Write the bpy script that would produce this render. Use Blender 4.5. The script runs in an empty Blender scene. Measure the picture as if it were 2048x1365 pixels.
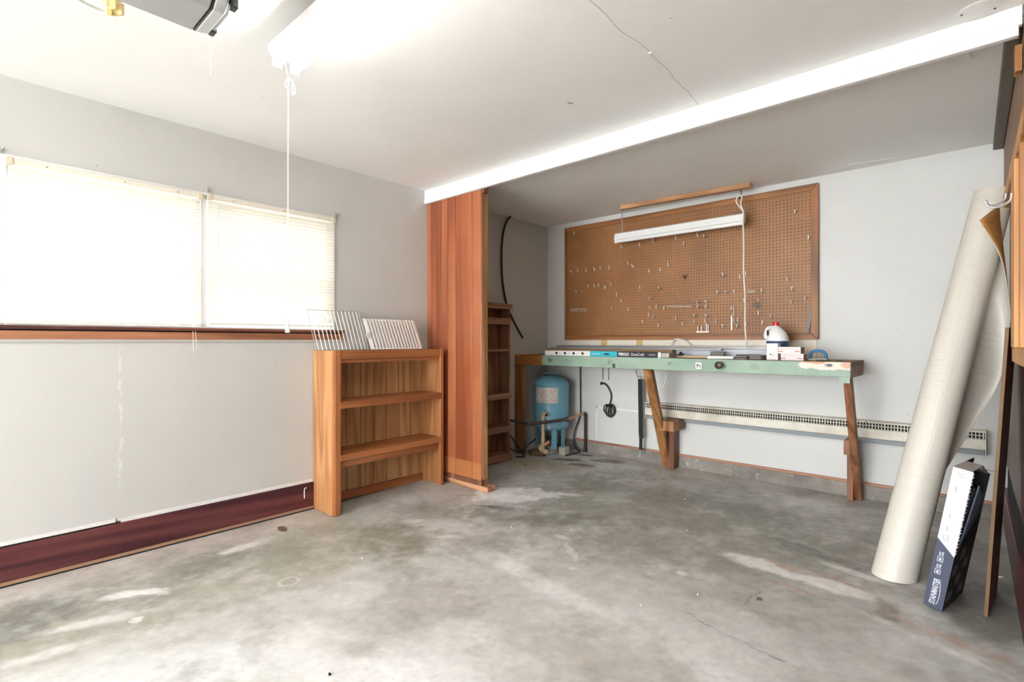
import bpy, bmesh, math, random
from mathutils import Vector, Matrix, Euler
random.seed(7)
R = math.radians
SC = bpy.context.scene
COL = SC.collection

# ------------------------------------------------------------------ camera, sky, exposure
cam_d = bpy.data.cameras.new('camera'); cam = bpy.data.objects.new('camera', cam_d); COL.objects.link(cam)
cam.location = (3.43, 0.0, 1.1696); cam.rotation_euler = (R(90), 0, R(41.97))
cam_d.sensor_width = 36; cam_d.lens = 18.0; cam_d.clip_start = .02; cam_d.clip_end = 200
SC.camera = cam
w = bpy.data.worlds.new('sky'); SC.world = w; w.use_nodes = True
bg = w.node_tree.nodes['Background']; bg.inputs[0].default_value = (.945, .975, 1.0, 1); bg.inputs[1].default_value = 17.0
SC.view_settings.view_transform = 'Standard'; SC.view_settings.look = 'None'
SC.view_settings.gamma = 1; SC.view_settings.use_curve_mapping = False
SC.view_settings.exposure = 0.13
TUBE = 36.0            # radiance of the ceiling fluorescent tubes
fill_sun_d = bpy.data.lights.new('sun', 'SUN'); fill_sun_d.energy = 75; fill_sun_d.angle = R(2); fill_sun_d.color = (1,.985,.96)
sun = bpy.data.objects.new('sun', fill_sun_d); COL.objects.link(sun); sun.rotation_euler = Vector((-.62,-.12,-.78)).to_track_quat('-Z','Y').to_euler()   # high over the right-hand side, added to bounce fill off the driveway onto ceilings
def portal(name, loc, rot, sx, sy):
    l = bpy.data.lights.new(name, 'AREA'); l.shape = 'RECTANGLE'; l.size = sx; l.size_y = sy; l.cycles.is_portal = True
    o = bpy.data.objects.new(name, l); COL.objects.link(o); o.location = loc; o.rotation_euler = rot
YF = -3.7              # plane of the open garage door behind the camera
portal('garage_opening_portal', (1.8, YF - .1, 1.12), (R(90), 0, 0), 3.3, 2.26)
portal('window_portal', (-.12, 1.045, 1.64), (R(90), 0, R(-90)), 1.7, .84)

# ------------------------------------------------------------------ mesh helpers
def box(bm, x0, x1, y0, y1, z0, z1, mi=0):
    v = [bm.verts.new(p) for p in ((x0,y0,z0),(x1,y0,z0),(x1,y1,z0),(x0,y1,z0),(x0,y0,z1),(x1,y0,z1),(x1,y1,z1),(x0,y1,z1))]
    fs = []
    for f in ((0,3,2,1),(4,5,6,7),(0,1,5,4),(1,2,6,5),(2,3,7,6),(3,0,4,7)):
        fs.append(bm.faces.new([v[i] for i in f])); fs[-1].material_index = mi
    return fs
def hexa(bm, b, t):
    v = [bm.verts.new(p) for p in list(b) + list(t)]
    for f in ((0,3,2,1),(4,5,6,7),(0,1,5,4),(1,2,6,5),(2,3,7,6),(3,0,4,7)): bm.faces.new([v[i] for i in f])
def beam(bm, p, q, w, h, up=(0,0,1)):
    """rectangular bar from p to q, w across, h along 'up'"""
    p, q = Vector(p), Vector(q); d = (q - p).normalized(); s = d.cross(Vector(up)).normalized(); u = s.cross(d)
    c = [s*w/2*a + u*h/2*b for a, b in ((-1,-1),(1,-1),(1,1),(-1,1))]
    hexa(bm, [p + k for k in c], [q + k for k in c])
def tube(bm, pts, r, n=8, close=False):
    pts = [Vector(p) for p in pts]; rings = []; prev = None
    rs = r if isinstance(r, (list, tuple)) else [r]*len(pts)
    for i, p in enumerate(pts):
        a = pts[max(i-1,0)]; b = pts[min(i+1,len(pts)-1)]; d = (b-a).normalized()
        if prev is None:
            s = d.cross(Vector((0,0,1)));  s = s if s.length > .05 else d.cross(Vector((1,0,0)))
        else: s = prev - d*prev.dot(d)
        s.normalize(); prev = s; u = d.cross(s)
        rings.append([bm.verts.new(p + (s*math.cos(2*math.pi*k/n) + u*math.sin(2*math.pi*k/n))*rs[i]) for k in range(n)])
    for a, b in zip(rings, rings[1:]):
        for k in range(n): bm.faces.new((a[k], a[(k+1)%n], b[(k+1)%n], b[k]))
    bm.faces.new(rings[0][::-1]); bm.faces.new(rings[-1])
def lathe(bm, prof, n=24, c=(0,0,0)):
    rings = []
    for r, z in prof:
        rings.append([bm.verts.new((c[0]+r*math.cos(2*math.pi*k/n), c[1]+r*math.sin(2*math.pi*k/n), c[2]+z)) for k in range(n)])
    for a, b in zip(rings, rings[1:]):
        for k in range(n): bm.faces.new((a[k], a[(k+1)%n], b[(k+1)%n], b[k]))
    bm.faces.new(rings[0][::-1]); bm.faces.new(rings[-1])
def prism(bm, poly, axis, a0, a1):
    """polygon extruded along axis ('x','y','z'); poly holds the two other coordinates in order"""
    def P(p, a): return {'x': (a, p[0], p[1]), 'y': (p[0], a, p[1]), 'z': (p[0], p[1], a)}[axis]
    A = [bm.verts.new(P(p, a0)) for p in poly]; B = [bm.verts.new(P(p, a1)) for p in poly]
    bm.faces.new(A); bm.faces.new(B[::-1]); n = len(poly)
    for i in range(n): bm.faces.new((A[i], B[i], B[(i+1)%n], A[(i+1)%n]))
def smooth_path(pts, k=6):
    P = [Vector(p) for p in pts]; P = [P[0]] + P + [P[-1]]; out = []
    for i in range(1, len(P)-2):
        for j in range(k):
            t = j/k; a,b,c,d = P[i-1:i+3]
            out.append(.5*((2*b) + (c-a)*t + (2*a-5*b+4*c-d)*t*t + (3*b-a-3*c+d)*t**3))
    out.append(P[-2]); return out
def NB(): return bmesh.new()
def B1(*a): bm = NB(); box(bm, *a); return bm

def root_of(o):
    while o.parent: o = o.parent
    return o
def obj(name, bm, mat, parent=None, bevel=0, smooth=False, local=False, base=True):
    bmesh.ops.recalc_face_normals(bm, faces=bm.faces)
    me = bpy.data.meshes.new(name); off = Vector((0,0,0))
    if parent is None:
        if base and len(bm.verts):
            xs = [v.co for v in bm.verts]
            off = Vector(((min(v.x for v in xs)+max(v.x for v in xs))/2, (min(v.y for v in xs)+max(v.y for v in xs))/2, min(v.z for v in xs)))
    elif not local: off = root_of(parent).location.copy()
    if off.length: bmesh.ops.translate(bm, vec=-off, verts=bm.verts)
    bm.to_mesh(me); bm.free()
    for m in (mat if isinstance(mat, (list, tuple)) else [mat]): me.materials.append(m)
    if smooth:
        for p in me.polygons: p.use_smooth = True
        me.set_sharp_from_angle(angle=R(38))
    o = bpy.data.objects.new(name, me); COL.objects.link(o)
    if parent is None: o.location = off
    else: o.parent = parent
    if bevel:
        b = o.modifiers.new('bevel', 'BEVEL'); b.width = bevel; b.segments = 2; b.limit_method = 'ANGLE'; b.angle_limit = R(40)
    return o
def tag(o, label, cat, group=None, kind=None):
    o['label'] = label; o['category'] = cat
    if group: o['group'] = group
    if kind: o['kind'] = kind
    return o
def thing(name, label, cat, loc, rot=(0,0,0), group=None):
    o = bpy.data.objects.new(name, None); COL.objects.link(o); o.empty_display_size = .1
    o.location = loc; o.rotation_euler = rot; return tag(o, label, cat, group)
def struct(name, bm, mat, label=None, parent=None, **k):
    o = obj(name, bm, mat, parent, **k)
    if parent is None:
        o['kind'] = 'structure'
        if label: o['label'] = label
    return o
def inst(src, parent, loc=None, name=None):
    c = src.copy(); COL.objects.link(c); c.parent = parent
    if name: c.name = name
    if loc is not None: c.location = loc
    return c
def copy_tree(o, loc, label=None, rot=None):
    c = o.copy(); COL.objects.link(c); c.location = loc
    if rot: c.rotation_euler = rot
    if label: c['label'] = label
    for ch in o.children:
        d = ch.copy(); COL.objects.link(d); d.parent = c
    return c
def text(s, size, mat, parent, loc, rot, name='lettering', align='LEFT', sx=1, bold=0, shear=0):
    cu = bpy.data.curves.new(name, 'FONT'); cu.body = s; cu.size = size; cu.extrude = .0002; cu.offset = bold; cu.align_x = align; cu.shear = shear
    cu.materials.append(mat); tmp = bpy.data.objects.new(name, cu); COL.objects.link(tmp); bpy.context.view_layer.update()
    me = bpy.data.meshes.new_from_object(tmp.evaluated_get(bpy.context.evaluated_depsgraph_get())); bpy.data.objects.remove(tmp); bpy.data.curves.remove(cu)
    me.name = name; o = bpy.data.objects.new(name, me); COL.objects.link(o)
    o.parent = parent; o.location = loc; o.rotation_euler = rot; o.scale = (sx, 1, 1); return o

# ------------------------------------------------------------------ material helpers
class Mat:
    def __init__(s, name):
        s.m = bpy.data.materials.new(name); s.m.use_nodes = True; s.t = s.m.node_tree; s.b = s.t.nodes['Principled BSDF']
    def n(s, typ, **kw):
        nd = s.t.nodes.new(typ)
        for k, v in kw.items():
            if k.startswith('i_'):
                key = k[2:]; key = int(key) if key.isdigit() else key.replace('_', ' ')
                s.set(nd.inputs[key], v)
            else: setattr(nd, k, v)
        return nd
    def set(s, inp, v):
        if isinstance(v, bpy.types.NodeSocket): s.t.links.new(v, inp)
        else: inp.default_value = v
    def coord(s, kind='Object', rnd=0):
        c = s.n('ShaderNodeTexCoord').outputs[kind]
        if rnd:
            oi = s.n('ShaderNodeObjectInfo'); mu = s.n('ShaderNodeMath', operation='MULTIPLY', i_0=oi.outputs['Random'], i_1=rnd)
            c = s.n('ShaderNodeVectorMath', operation='ADD', i_0=c, i_1=mu.outputs[0]).outputs[0]
        return c
    def noise(s, vec, scale, detail=4, rough=.55, dist=0):
        nd = s.n('ShaderNodeTexNoise', i_Scale=scale, i_Detail=detail, i_Roughness=rough, i_Distortion=dist); s.set(nd.inputs['Vector'], vec); return nd
    def ramp(s, fac, stops):
        r = s.n('ShaderNodeValToRGB'); s.set(r.inputs[0], fac); e = r.color_ramp.elements
        while len(e) < len(stops): e.new(.5)
        for k, (p, c) in zip(e, stops): k.position = p; k.color = (c[0], c[1], c[2], 1) if not isinstance(c, float) else (c, c, c, 1)
        return r.outputs[0]
    def mix(s, fac, a, b, blend='MIX'):
        m = s.n('ShaderNodeMix', data_type='RGBA', blend_type=blend)
        s.set(m.inputs[0], fac)
        for i, v in ((6, a), (7, b)): s.set(m.inputs[i], v if isinstance(v, bpy.types.NodeSocket) else (v[0], v[1], v[2], 1))
        return m.outputs[2]
    def math(s, op, a, b=0.0, clamp=False):
        m = s.n('ShaderNodeMath', operation=op, use_clamp=clamp); s.set(m.inputs[0], a); s.set(m.inputs[1], b); return m.outputs[0]
    def maprange(s, v, a, b, c=0., d=1., smooth=True):
        m = s.n('ShaderNodeMapRange', interpolation_type='SMOOTHSTEP' if smooth else 'LINEAR'); s.set(m.inputs[0], v)
        for i, q in zip((1,2,3,4), (a,b,c,d)): m.inputs[i].default_value = q
        return m.outputs[0]
    def mapping(s, vec, loc=(0,0,0), rot=(0,0,0), scale=(1,1,1), typ='POINT'):
        m = s.n('ShaderNodeMapping', vector_type=typ); s.set(m.inputs[0], vec); m.inputs[1].default_value = loc; m.inputs[2].default_value = rot; m.inputs[3].default_value = scale
        return m.outputs[0]
    def blob(s, vec, c, r, rot=0, soft=.5):
        p = s.mapping(vec, (c[0], c[1], c[2] if len(c) > 2 else 0), (0,0,rot), (r[0], r[1], r[2] if len(r) > 2 else 1e3), 'TEXTURE')
        l = s.n('ShaderNodeVectorMath', operation='LENGTH', i_0=p).outputs['Value']
        return s.maprange(l, 1.0, 1.0 - soft, 0, 1)
    def bump(s, h, strength=.2, dist=.01):
        b = s.n('ShaderNodeBump', i_Strength=strength, i_Distance=dist); s.set(b.inputs['Height'], h); s.t.links.new(b.outputs[0], s.b.inputs['Normal'])
    def out(s, col=None, rough=None, metal=None, spec=None):
        if col is not None: s.set(s.b.inputs['Base Color'], col if isinstance(col, bpy.types.NodeSocket) else (*col, 1))
        if rough is not None: s.set(s.b.inputs['Roughness'], rough)
        if metal is not None: s.b.inputs['Metallic'].default_value = metal
        if spec is not None: s.b.inputs['Specular IOR Level'].default_value = spec
        return s.m
def srgb(r, g, b):
    f = lambda c: (c/255/12.92) if c/255 <= .04045 else ((c/255+.055)/1.055)**2.4
    return (f(r), f(g), f(b))
def plain(name, c, rough=.5, metal=0, var=.08, scale=9, bump=0):
    M = Mat(name); v = M.coord(rnd=3); nz = M.noise(v, scale, 5)
    col = M.mix(nz.outputs[0], tuple(k*(1-var) for k in c), tuple(min(1, k*(1+var)) for k in c))
    if bump: M.bump(nz.outputs[0], bump, .004)
    return M.out(col, rough, metal)
def wood(name, c0, c1, c2, axis='z', scale=1., rough=.45, rings=9, bump=.06, wear=0, fw=.5):
    M = Mat(name); v = M.coord(rnd=5)
    st = {'x': (.07,1,1), 'y': (1,.07,1), 'z': (1,1,.07)}[axis]
    p = M.mapping(v, scale=tuple(k*scale for k in st))
    big = M.noise(p, 3.2, 3, .5, .6).outputs[0]
    ring = M.math('FRACT', M.math('MULTIPLY', big, float(rings)))
    ring = M.maprange(M.math('ABSOLUTE', M.math('SUBTRACT', ring, .5)), 0, .5)
    fine = M.noise(M.mapping(v, scale=tuple(k*scale*(1 if k==1 else .35) for k in st)), 90, 3, .6).outputs[0]
    f = M.math('ADD', M.math('MULTIPLY', ring, .55), M.math('MULTIPLY', fine, fw))
    col = M.ramp(f, [(.15, c0), (.5, c1), (.85, c2)])
    var = M.noise(v, 1.7, 3).outputs[0]
    col = M.mix(M.maprange(var, .35, .7, 0, .35), col, tuple(k*.72 for k in c1))
    if wear:
        wv = M.noise(v, 14, 6, .7).outputs[0]; col = M.mix(M.maprange(wv, .62, .72, 0, wear), col, (.5,.42,.32))
    M.bump(f, bump, .003)
    return M.out(col, rough)
def wall_paint(name, c, seams=()):
    M = Mat(name); v = M.coord('Object'); a = M.noise(v, 1.1, 5, .6).outputs[0]; b = M.noise(v, 260, 2).outputs[0]; d = M.noise(v, 7, 6, .65).outputs[0]
    col = M.mix(M.maprange(a, .3, .75), c, tuple(k*.93 for k in c))
    col = M.mix(M.maprange(d, .68, .76, 0, .35), col, tuple(min(1, k*1.2) for k in c))
    vo = M.n('ShaderNodeTexVoronoi', feature='F1', i_Scale=5.5); M.set(vo.inputs['Vector'], v)
    col = M.mix(M.maprange(vo.outputs['Distance'], .03, .018, 0, .55), col, tuple(k*.35 for k in c))
    dv = M.n('ShaderNodeVectorMath', operation='SCALE', i_0=M.noise(v, 9, 4).outputs['Color']); dv.inputs['Scale'].default_value = .05
    vd = M.n('ShaderNodeVectorMath', operation='ADD', i_0=v, i_1=dv.outputs[0]).outputs[0]
    for (cc, rr, clr, k) in seams:
        m = M.blob(vd, cc, rr, soft=.6); m = M.math('MULTIPLY', m, M.maprange(M.noise(v, 30, 4, .7).outputs[0], .4, .6, 0, k)); col = M.mix(m, col, clr)
    M.bump(M.math('ADD', b, M.math('MULTIPLY', d, 2.)), .05, .004)
    return M.out(col, .55)

# ------------------------------------------------------------------ materials
mWallL = wall_paint('grey_wall_paint', (.555,.555,.53), [((0,.668,.95),(5,.010,.35),(.75,.74,.70),.5), ((0,.668,.55),(5,.014,.18),(.75,.74,.70),.5)])
mWallB = wall_paint('light_wall_paint', (.675,.678,.655))
mCeil = wall_paint('ceiling_paint', (.905,.905,.885))
mWhite = plain('white_trim_paint', (.86,.86,.85), .45, var=.04, bump=.05)
mPlaster = plain('raw_plaster', (.62,.61,.58), .8, var=.15, scale=20)
mCream = plain('cream_paint', (.80,.74,.62), .55)
mWhiteMetal = plain('white_enamel_metal', (.84,.84,.83), .35, var=.03)
mBlack = plain('black_rubber', (.012,.012,.013), .5)
mVoid = plain('black_gap', (.006,.005,.005), .9)
mSteel = plain('dull_steel', (.42,.42,.42), .4, .7)
mZinc = plain('bright_zinc', (.86,.85,.82), .35, .25)
mDarkSteel = plain('dark_steel', (.09,.085,.08), .45, .6)
mWhitePl = plain('white_plastic', (.85,.85,.84), .35, var=.02)
mWhiteCord = plain('white_cord', (.80,.77,.70), .7)
mRope = plain('cotton_cord', (.88,.88,.86), .8)
mOak = wood('oak_laminate', srgb(190,142,96), srgb(174,122,76), srgb(148,98,58), 'z', 1.0, .45, 7, wear=.1)
mOakF = wood('oak_face_frame', srgb(176,114,70), srgb(160,98,56), srgb(132,76,42), 'z', 1.2, .4, 4)
mOakFy = wood('oak_face_rail', srgb(176,114,70), srgb(160,98,56), srgb(132,76,42), 'y', 1.2, .4, 4, wear=.12)
mOakB = wood('oak_back_plank', srgb(208,166,116), srgb(192,146,96), srgb(150,106,66), 'z', 1.3, .5, 9, fw=.3)
mPanel = wood('red_brown_panelling', srgb(164,100,66), srgb(146,80,50), srgb(114,58,36), 'z', .55, .30, 3, wear=.04, fw=.35)
_M = Mat.__new__(Mat); _M.m = mPanel; _M.t = mPanel.node_tree; _M.b = _M.t.nodes['Principled BSDF']       # unfaded band at the foot of the panelling
_src = _M.b.inputs['Base Color'].links[0].from_socket; _z = _M.n('ShaderNodeSeparateXYZ', i_0=_M.coord()).outputs[2]
_M.t.links.new(_M.mix(_M.maprange(_z, .222, .205, 0, .75), _src, srgb(172,112,68)), _M.b.inputs['Base Color'])
mStud = wood('pine_stud', srgb(196,146,100), srgb(174,122,78), srgb(134,88,54), 'z', 1.4, .6, 6)
mPlate = wood('pale_sill_timber', srgb(206,160,122), srgb(184,132,94), srgb(140,92,60), 'x', 1.4, .7, 6)
mRear = wood('dark_shelf_wood', srgb(160,116,84), srgb(138,96,66), srgb(104,68,46), 'z', 1.3, .55, 7)
mRearY = wood('dark_shelf_board', srgb(172,126,92), srgb(150,106,74), srgb(116,78,52), 'y', 1.3, .55, 6)
mLeg = wood('stained_leg_timber', srgb(156,108,74), srgb(134,86,56), srgb(100,62,40), 'z', 1.3, .55, 6)
mLegO = wood('amber_leg_timber', srgb(176,126,76), srgb(150,102,56), srgb(108,72,38), 'z', 1.3, .55, 6)
mSill = wood('sill_wood', srgb(182,128,96), srgb(160,106,76), srgb(122,78,56), 'y', 1.2, .45, 5)
mSillD = wood('dark_sill_wood', srgb(118,68,50), srgb(96,52,40), srgb(66,34,28), 'y', 1.2, .45, 5)
mMaroon = wood('maroon_board', srgb(104,54,52), srgb(80,36,40), srgb(56,24,32), 'y', .9, .35, 6)
mTan = plain('raw_wood_strip', srgb(150,118,92), .8, var=.2)
mRust = wood('rust_wood_strip', srgb(182,132,104), srgb(164,114,88), srgb(134,88,68), 'x', 1.2, .6, 4)
mPegFrame = wood('pegboard_frame_wood', srgb(162,108,58), srgb(142,90,44), srgb(106,64,30), 'x', 1.2, .5, 6)
mPegFrameZ = wood('pegboard_frame_wood_upright', srgb(162,108,58), srgb(142,90,44), srgb(106,64,30), 'z', 1.2, .5, 6)
mBatten = wood('pine_batten', srgb(204,158,112), srgb(184,136,92), srgb(150,106,68), 'x', 1.2, .6, 5)
mPine = wood('orange_pine', srgb(192,142,84), srgb(174,120,64), srgb(132,84,42), 'z', 1.2, .5, 7)
mPineD = wood('knotty_pine', srgb(176,114,60), srgb(142,84,42), srgb(92,50,24), 'y', 2.4, .5, 12)
mDarkPan = wood('dark_wall_panelling', srgb(104,66,52), srgb(82,48,38), srgb(56,30,25), 'z', .8, .4, 6)
mBoard = wood('brown_board', srgb(142,92,52), srgb(118,72,38), srgb(86,50,26), 'z', .8, .45, 6)
mBoardE = plain('pale_board_edge', srgb(112,86,58), .7)
mHard = plain('brown_hardboard', srgb(128,98,76), .6, var=.1)
mDkTrim = plain('grey_brown_trim', srgb(94,84,72), .6, var=.12)
mBlue = plain('tank_blue_enamel', (.145,.36,.47), .32, var=.06, scale=4)
mPVC = plain('aged_pvc', srgb(206,184,150), .45, var=.08)
mCopper = plain('copper_fitting', srgb(196,140,100), .35, .3)
mPipe = plain('black_iron_pipe', srgb(60,48,42), .45, .3)
mRock = plain('brown_stone', srgb(110,84,68), .9, var=.3, bump=.5)
mBlock = plain('concrete_block', srgb(176,172,160), .95, var=.15, bump=.3)
mRed = plain('red_cap_plastic', srgb(200,40,44), .35)
mNavy = plain('navy_label', srgb(44,62,108), .5)
mTeal = plain('teal_print', srgb(40,170,190), .5, var=.03)
mInk = plain('black_print', srgb(22,28,36), .5)
mGreyCard = plain('grey_cardboard', srgb(176,172,164), .7)
mPinkCard = plain('faded_carton_white', srgb(236,230,226), .6, var=.02)
mPinkInk = plain('pink_print', srgb(206,110,130), .6)
mBrownCard = plain('brown_cardboard', srgb(150,128,110), .8)
mBlueHandle = plain('blue_handle_plastic', srgb(24,110,160), .35)
mFloat = plain('grey_float_pad', srgb(190,186,176), .7)
mSlate = plain('dark_tile_sample', srgb(74,70,66), .5, var=.25)
mSlate2 = plain('grey_tile_sample', srgb(128,122,114), .5, var=.25)
mLath = plain('grey_metal_strip', srgb(150,150,150), .4, .3, var=.15)
mLathB = plain('brown_wood_strip', srgb(150,116,84), .6, var=.2)
mLathW = plain('blue_white_strip', srgb(200,206,216), .5, var=.12)
mBoardW = plain('raw_board', srgb(216,192,158), .7, var=.1)
mYellow = plain('yellow_foam', srgb(240,208,146), .8, var=.3, scale=30, bump=.5)
mGreyCable = plain('grey_cable', srgb(170,172,168), .5)
mOpener = plain('grey_opener_steel', (.36,.37,.375), .4, .2)
mOpenerCap = plain('pale_opener_plastic', (.62,.66,.66), .3)
mOpenerBlk = plain('opener_black_plastic', (.015,.015,.015), .2)
mStrap = plain('black_webbing', (.01,.011,.012), .7)
mTape = plain('tan_tape', srgb(206,176,116), .5)
mGrass = plain('lawn', (.16,.17,.11), .9, var=.4, scale=3)
mDrive = plain('driveway_concrete', (.59,.59,.585), .9, var=.1)
mBark = plain('bark', (.11,.095,.085), .9, var=.3)
mBoxWhite = plain('box_white_print', srgb(206,209,216), .5, var=.02)
mBoxNavy = plain('box_navy_print', srgb(64,70,92), .5, var=.05)
mBoxDark = plain('box_dark_side', srgb(26,26,30), .6, var=.3)
mBoxInside = plain('box_black_inside', (.01,.008,.01), .8)
mTileEdge2 = plain('vinyl_tile_edge_dark', srgb(44,56,70), .35, var=.1)
mTileEdge = plain('vinyl_tile_edge', srgb(132,152,170), .35, var=.1)
mLeaf = plain('dead_leaf', srgb(96,70,48), .9)
mSocket = plain('brass_socket', srgb(190,168,110), .4, .5)
mLightLens = Mat('lit_fluorescent_tube'); _b = mLightLens.b; _b.inputs['Emission Color'].default_value = (1,.99,.965,1); _b.inputs['Emission Strength'].default_value = TUBE; mLightLens = mLightLens.out((.9,.9,.9), .4)
mTubeOff = plain('unlit_tube_glass', (.87,.87,.86), .2, var=.01)

# blind slats: thin cream aluminium-look vinyl that lets some light through
M = Mat('blind_slat_vinyl'); tr = M.n('ShaderNodeBsdfTranslucent'); tr.inputs[0].default_value = (.90,.86,.76,1)
mx = M.n('ShaderNodeMixShader'); mx.inputs[0].default_value = .035; M.out((.85,.82,.75), .45)
M.t.links.new(M.b.outputs[0], mx.inputs[1]); M.t.links.new(tr.outputs[0], mx.inputs[2]); M.t.links.new(mx.outputs[0], M.t.nodes['Material Output'].inputs[0]); mSlat = M.m
# window glass: mostly clear with a thin reflection
M = Mat('window_glass'); tp = M.n('ShaderNodeBsdfTransparent'); tp.inputs[0].default_value = (.94,.96,.95,1); gl = M.n('ShaderNodeBsdfGlossy'); gl.inputs['Roughness'].default_value = .02
mx = M.n('ShaderNodeMixShader'); mx.inputs[0].default_value = .06
M.t.links.new(tp.outputs[0], mx.inputs[1]); M.t.links.new(gl.outputs[0], mx.inputs[2]); M.t.links.new(mx.outputs[0], M.t.nodes['Material Output'].inputs[0]); mGlass = M.m

# pegboard face: brown hardboard with one-inch hole grid
M = Mat('pegboard_hardboard'); v = M.coord('Object'); nz = M.noise(v, 2.2, 4).outputs[0]; n2 = M.noise(v, 60, 3).outputs[0]
col = M.mix(M.maprange(nz, .3, .7), srgb(154,108,64), srgb(138,92,50)); col = M.mix(M.maprange(n2, .3, .7, 0, .25), col, srgb(118,76,42))
for c, r, k in (((.75,0,.287),(.055,5,.04),.8), ((.32,0,.75),(.22,5,.16),.2), ((.62,0,1.02),(.13,5,.11),.35)):
    dv = M.n('ShaderNodeVectorMath', operation='SCALE', i_0=M.noise(v, 18, 4).outputs['Color']); dv.inputs['Scale'].default_value = .03
    vd = M.n('ShaderNodeVectorMath', operation='ADD', i_0=v, i_1=dv.outputs[0]).outputs[0]
    col = M.mix(M.math('MULTIPLY', M.blob(vd, c, r, soft=.8), k), col, srgb(70,60,50))
cell = M.n('ShaderNodeVectorMath', operation='FRACTION', i_0=M.mapping(v, scale=(39.37,0,39.37))).outputs[0]
dd = M.n('ShaderNodeVectorMath', operation='DISTANCE', i_0=cell); dd.inputs[1].default_value = (.5,0,.5)
hole = M.maprange(dd.outputs['Value'], .17, .12)
col = M.mix(hole, col, (.025,.012,.006)); M.bump(M.math('SUBTRACT', 1., hole), .6, .003); mPeg = M.out(col, .5)

# vinyl roll: cream with patches of fine lines running both ways
M = Mat('cream_vinyl_face'); v = M.n('ShaderNodeAttribute', attribute_name='sheet_co').outputs['Vector']
lineA = M.noise(M.mapping(v, scale=(1.5,1.5,130)), 3, 3).outputs[0]; lineB = M.noise(M.mapping(v, scale=(110,110,.6)), 3, 2).outputs[0]
cellv = M.n('ShaderNodeTexVoronoi', feature='F1', distance='CHEBYCHEV', i_Scale=1., i_Randomness=.75); M.set(cellv.inputs['Vector'], M.mapping(v, scale=(9,9,5)))
sel = M.maprange(M.n('ShaderNodeSeparateColor', i_0=cellv.outputs['Color']).outputs[0], .48, .52)
f = M.n('ShaderNodeMix', data_type='FLOAT'); M.set(f.inputs[0], sel); M.set(f.inputs[2], lineA); M.set(f.inputs[3], lineB)
col = M.ramp(f.outputs[0], [(.3, srgb(204,197,184)), (.52, srgb(213,208,197)), (.72, srgb(219,215,206))]); mVinyl = M.out(col, .42)
M = Mat('brown_vinyl_backing'); v = M.coord('Object'); ln = M.noise(M.mapping(v, rot=(0,.5,0), scale=(4,4,90)), 3, 3).outputs[0]
mVinylBack = M.out(M.ramp(ln, [(.3, srgb(166,116,62)), (.7, srgb(196,146,88))]), .55)

# green painted fascia with bare left end and a scraped patch at the right end
M = Mat('worn_green_paint'); v = M.coord('Object'); d = M.noise(v, 14, 5, .65)
dv = M.n('ShaderNodeVectorMath', operation='SCALE', i_0=d.outputs['Color']); dv.inputs['Scale'].default_value = .06
vd = M.n('ShaderNodeVectorMath', operation='ADD', i_0=M.n('ShaderNodeVectorMath', operation='ADD', i_0=v, i_1=(-.03,-.03,-.03)).outputs[0], i_1=dv.outputs[0]).outputs[0]
col = M.mix(M.maprange(M.noise(v, 3, 4).outputs[0], .3, .7), srgb(152,174,154), srgb(128,152,134))
vo = M.n('ShaderNodeTexVoronoi', feature='F1', i_Scale=16.); M.set(vo.inputs['Vector'], v)
col = M.mix(M.maprange(vo.outputs['Distance'], .12, .07, 0, .7), col, srgb(60,64,48))
for c, r, k in ((-.98,.04,.8), (-.34,.025,.5), (.22,.03,.5), (.85,.05,.25)):
    col = M.mix(M.math('MULTIPLY', M.blob(vd, (c,0,.05), (r,5,.03), soft=.7), k), col, srgb(84,92,70))
sx = M.n('ShaderNodeSeparateXYZ', i_0=vd).outputs[0]
grain = M.noise(M.mapping(v, scale=(3,30,30)), 4, 4).outputs[0]
col = M.mix(M.maprange(sx, -1.05, -1.09), col, M.ramp(grain, [(.3, srgb(120,72,28)), (.7, srgb(170,112,56))]))
col = M.mix(M.blob(vd, (1.30,0,.075), (.185,5,.036), soft=.12), col, srgb(222,214,200))
col = M.mix(M.blob(vd, (1.22,0,.092), (.09,5,.016), soft=.5), col, srgb(196,150,118))
col = M.mix(M.blob(vd, (1.40,0,.080), (.05,5,.03), soft=.6), col, srgb(206,160,134))
col = M.mix(M.blob(vd, (1.31,0,.077), (.038,5,.018), soft=.7), col, srgb(70,66,70))
M.bump(d.outputs[0], .15, .004); mGreen = M.out(col, .5)
M = Mat('worn_bench_top'); v = M.coord('Object'); g = M.noise(M.mapping(v, scale=(2,26,26)), 4, 5).outputs[0]
mTop = M.out(M.ramp(g, [(.3, srgb(96,68,42)), (.7, srgb(158,122,82))]), .7)
# tank label: fine rows of print
M = Mat('tank_label_print'); v = M.coord('Object'); g = M.noise(M.mapping(v, scale=(60,60,260)), 1, 2).outputs[0]; s = M.n('ShaderNodeSeparateXYZ', i_0=v)
rows = M.maprange(M.math('FRACT', M.math('MULTIPLY', s.outputs[2], 70.)), .45, .55)
mLabel = M.out(M.mix(M.math('MULTIPLY', M.maprange(g, .45, .55), M.math('MULTIPLY', rows, .75)), srgb(214,206,198), srgb(70,66,64)), .4)
# concrete curb
M = Mat('curb_concrete'); v = M.coord('Object'); a = M.noise(v, 5, 7, .65).outputs[0]; b = M.noise(v, 24, 5, .7).outputs[0]
col = M.mix(M.maprange(a, .3, .7), srgb(154,148,140), srgb(120,115,109)); col = M.mix(M.maprange(b, .6, .68, 0, .8), col, srgb(206,202,192))
M.bump(b, .5, .006); mCurb = M.out(col, .9)

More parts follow.
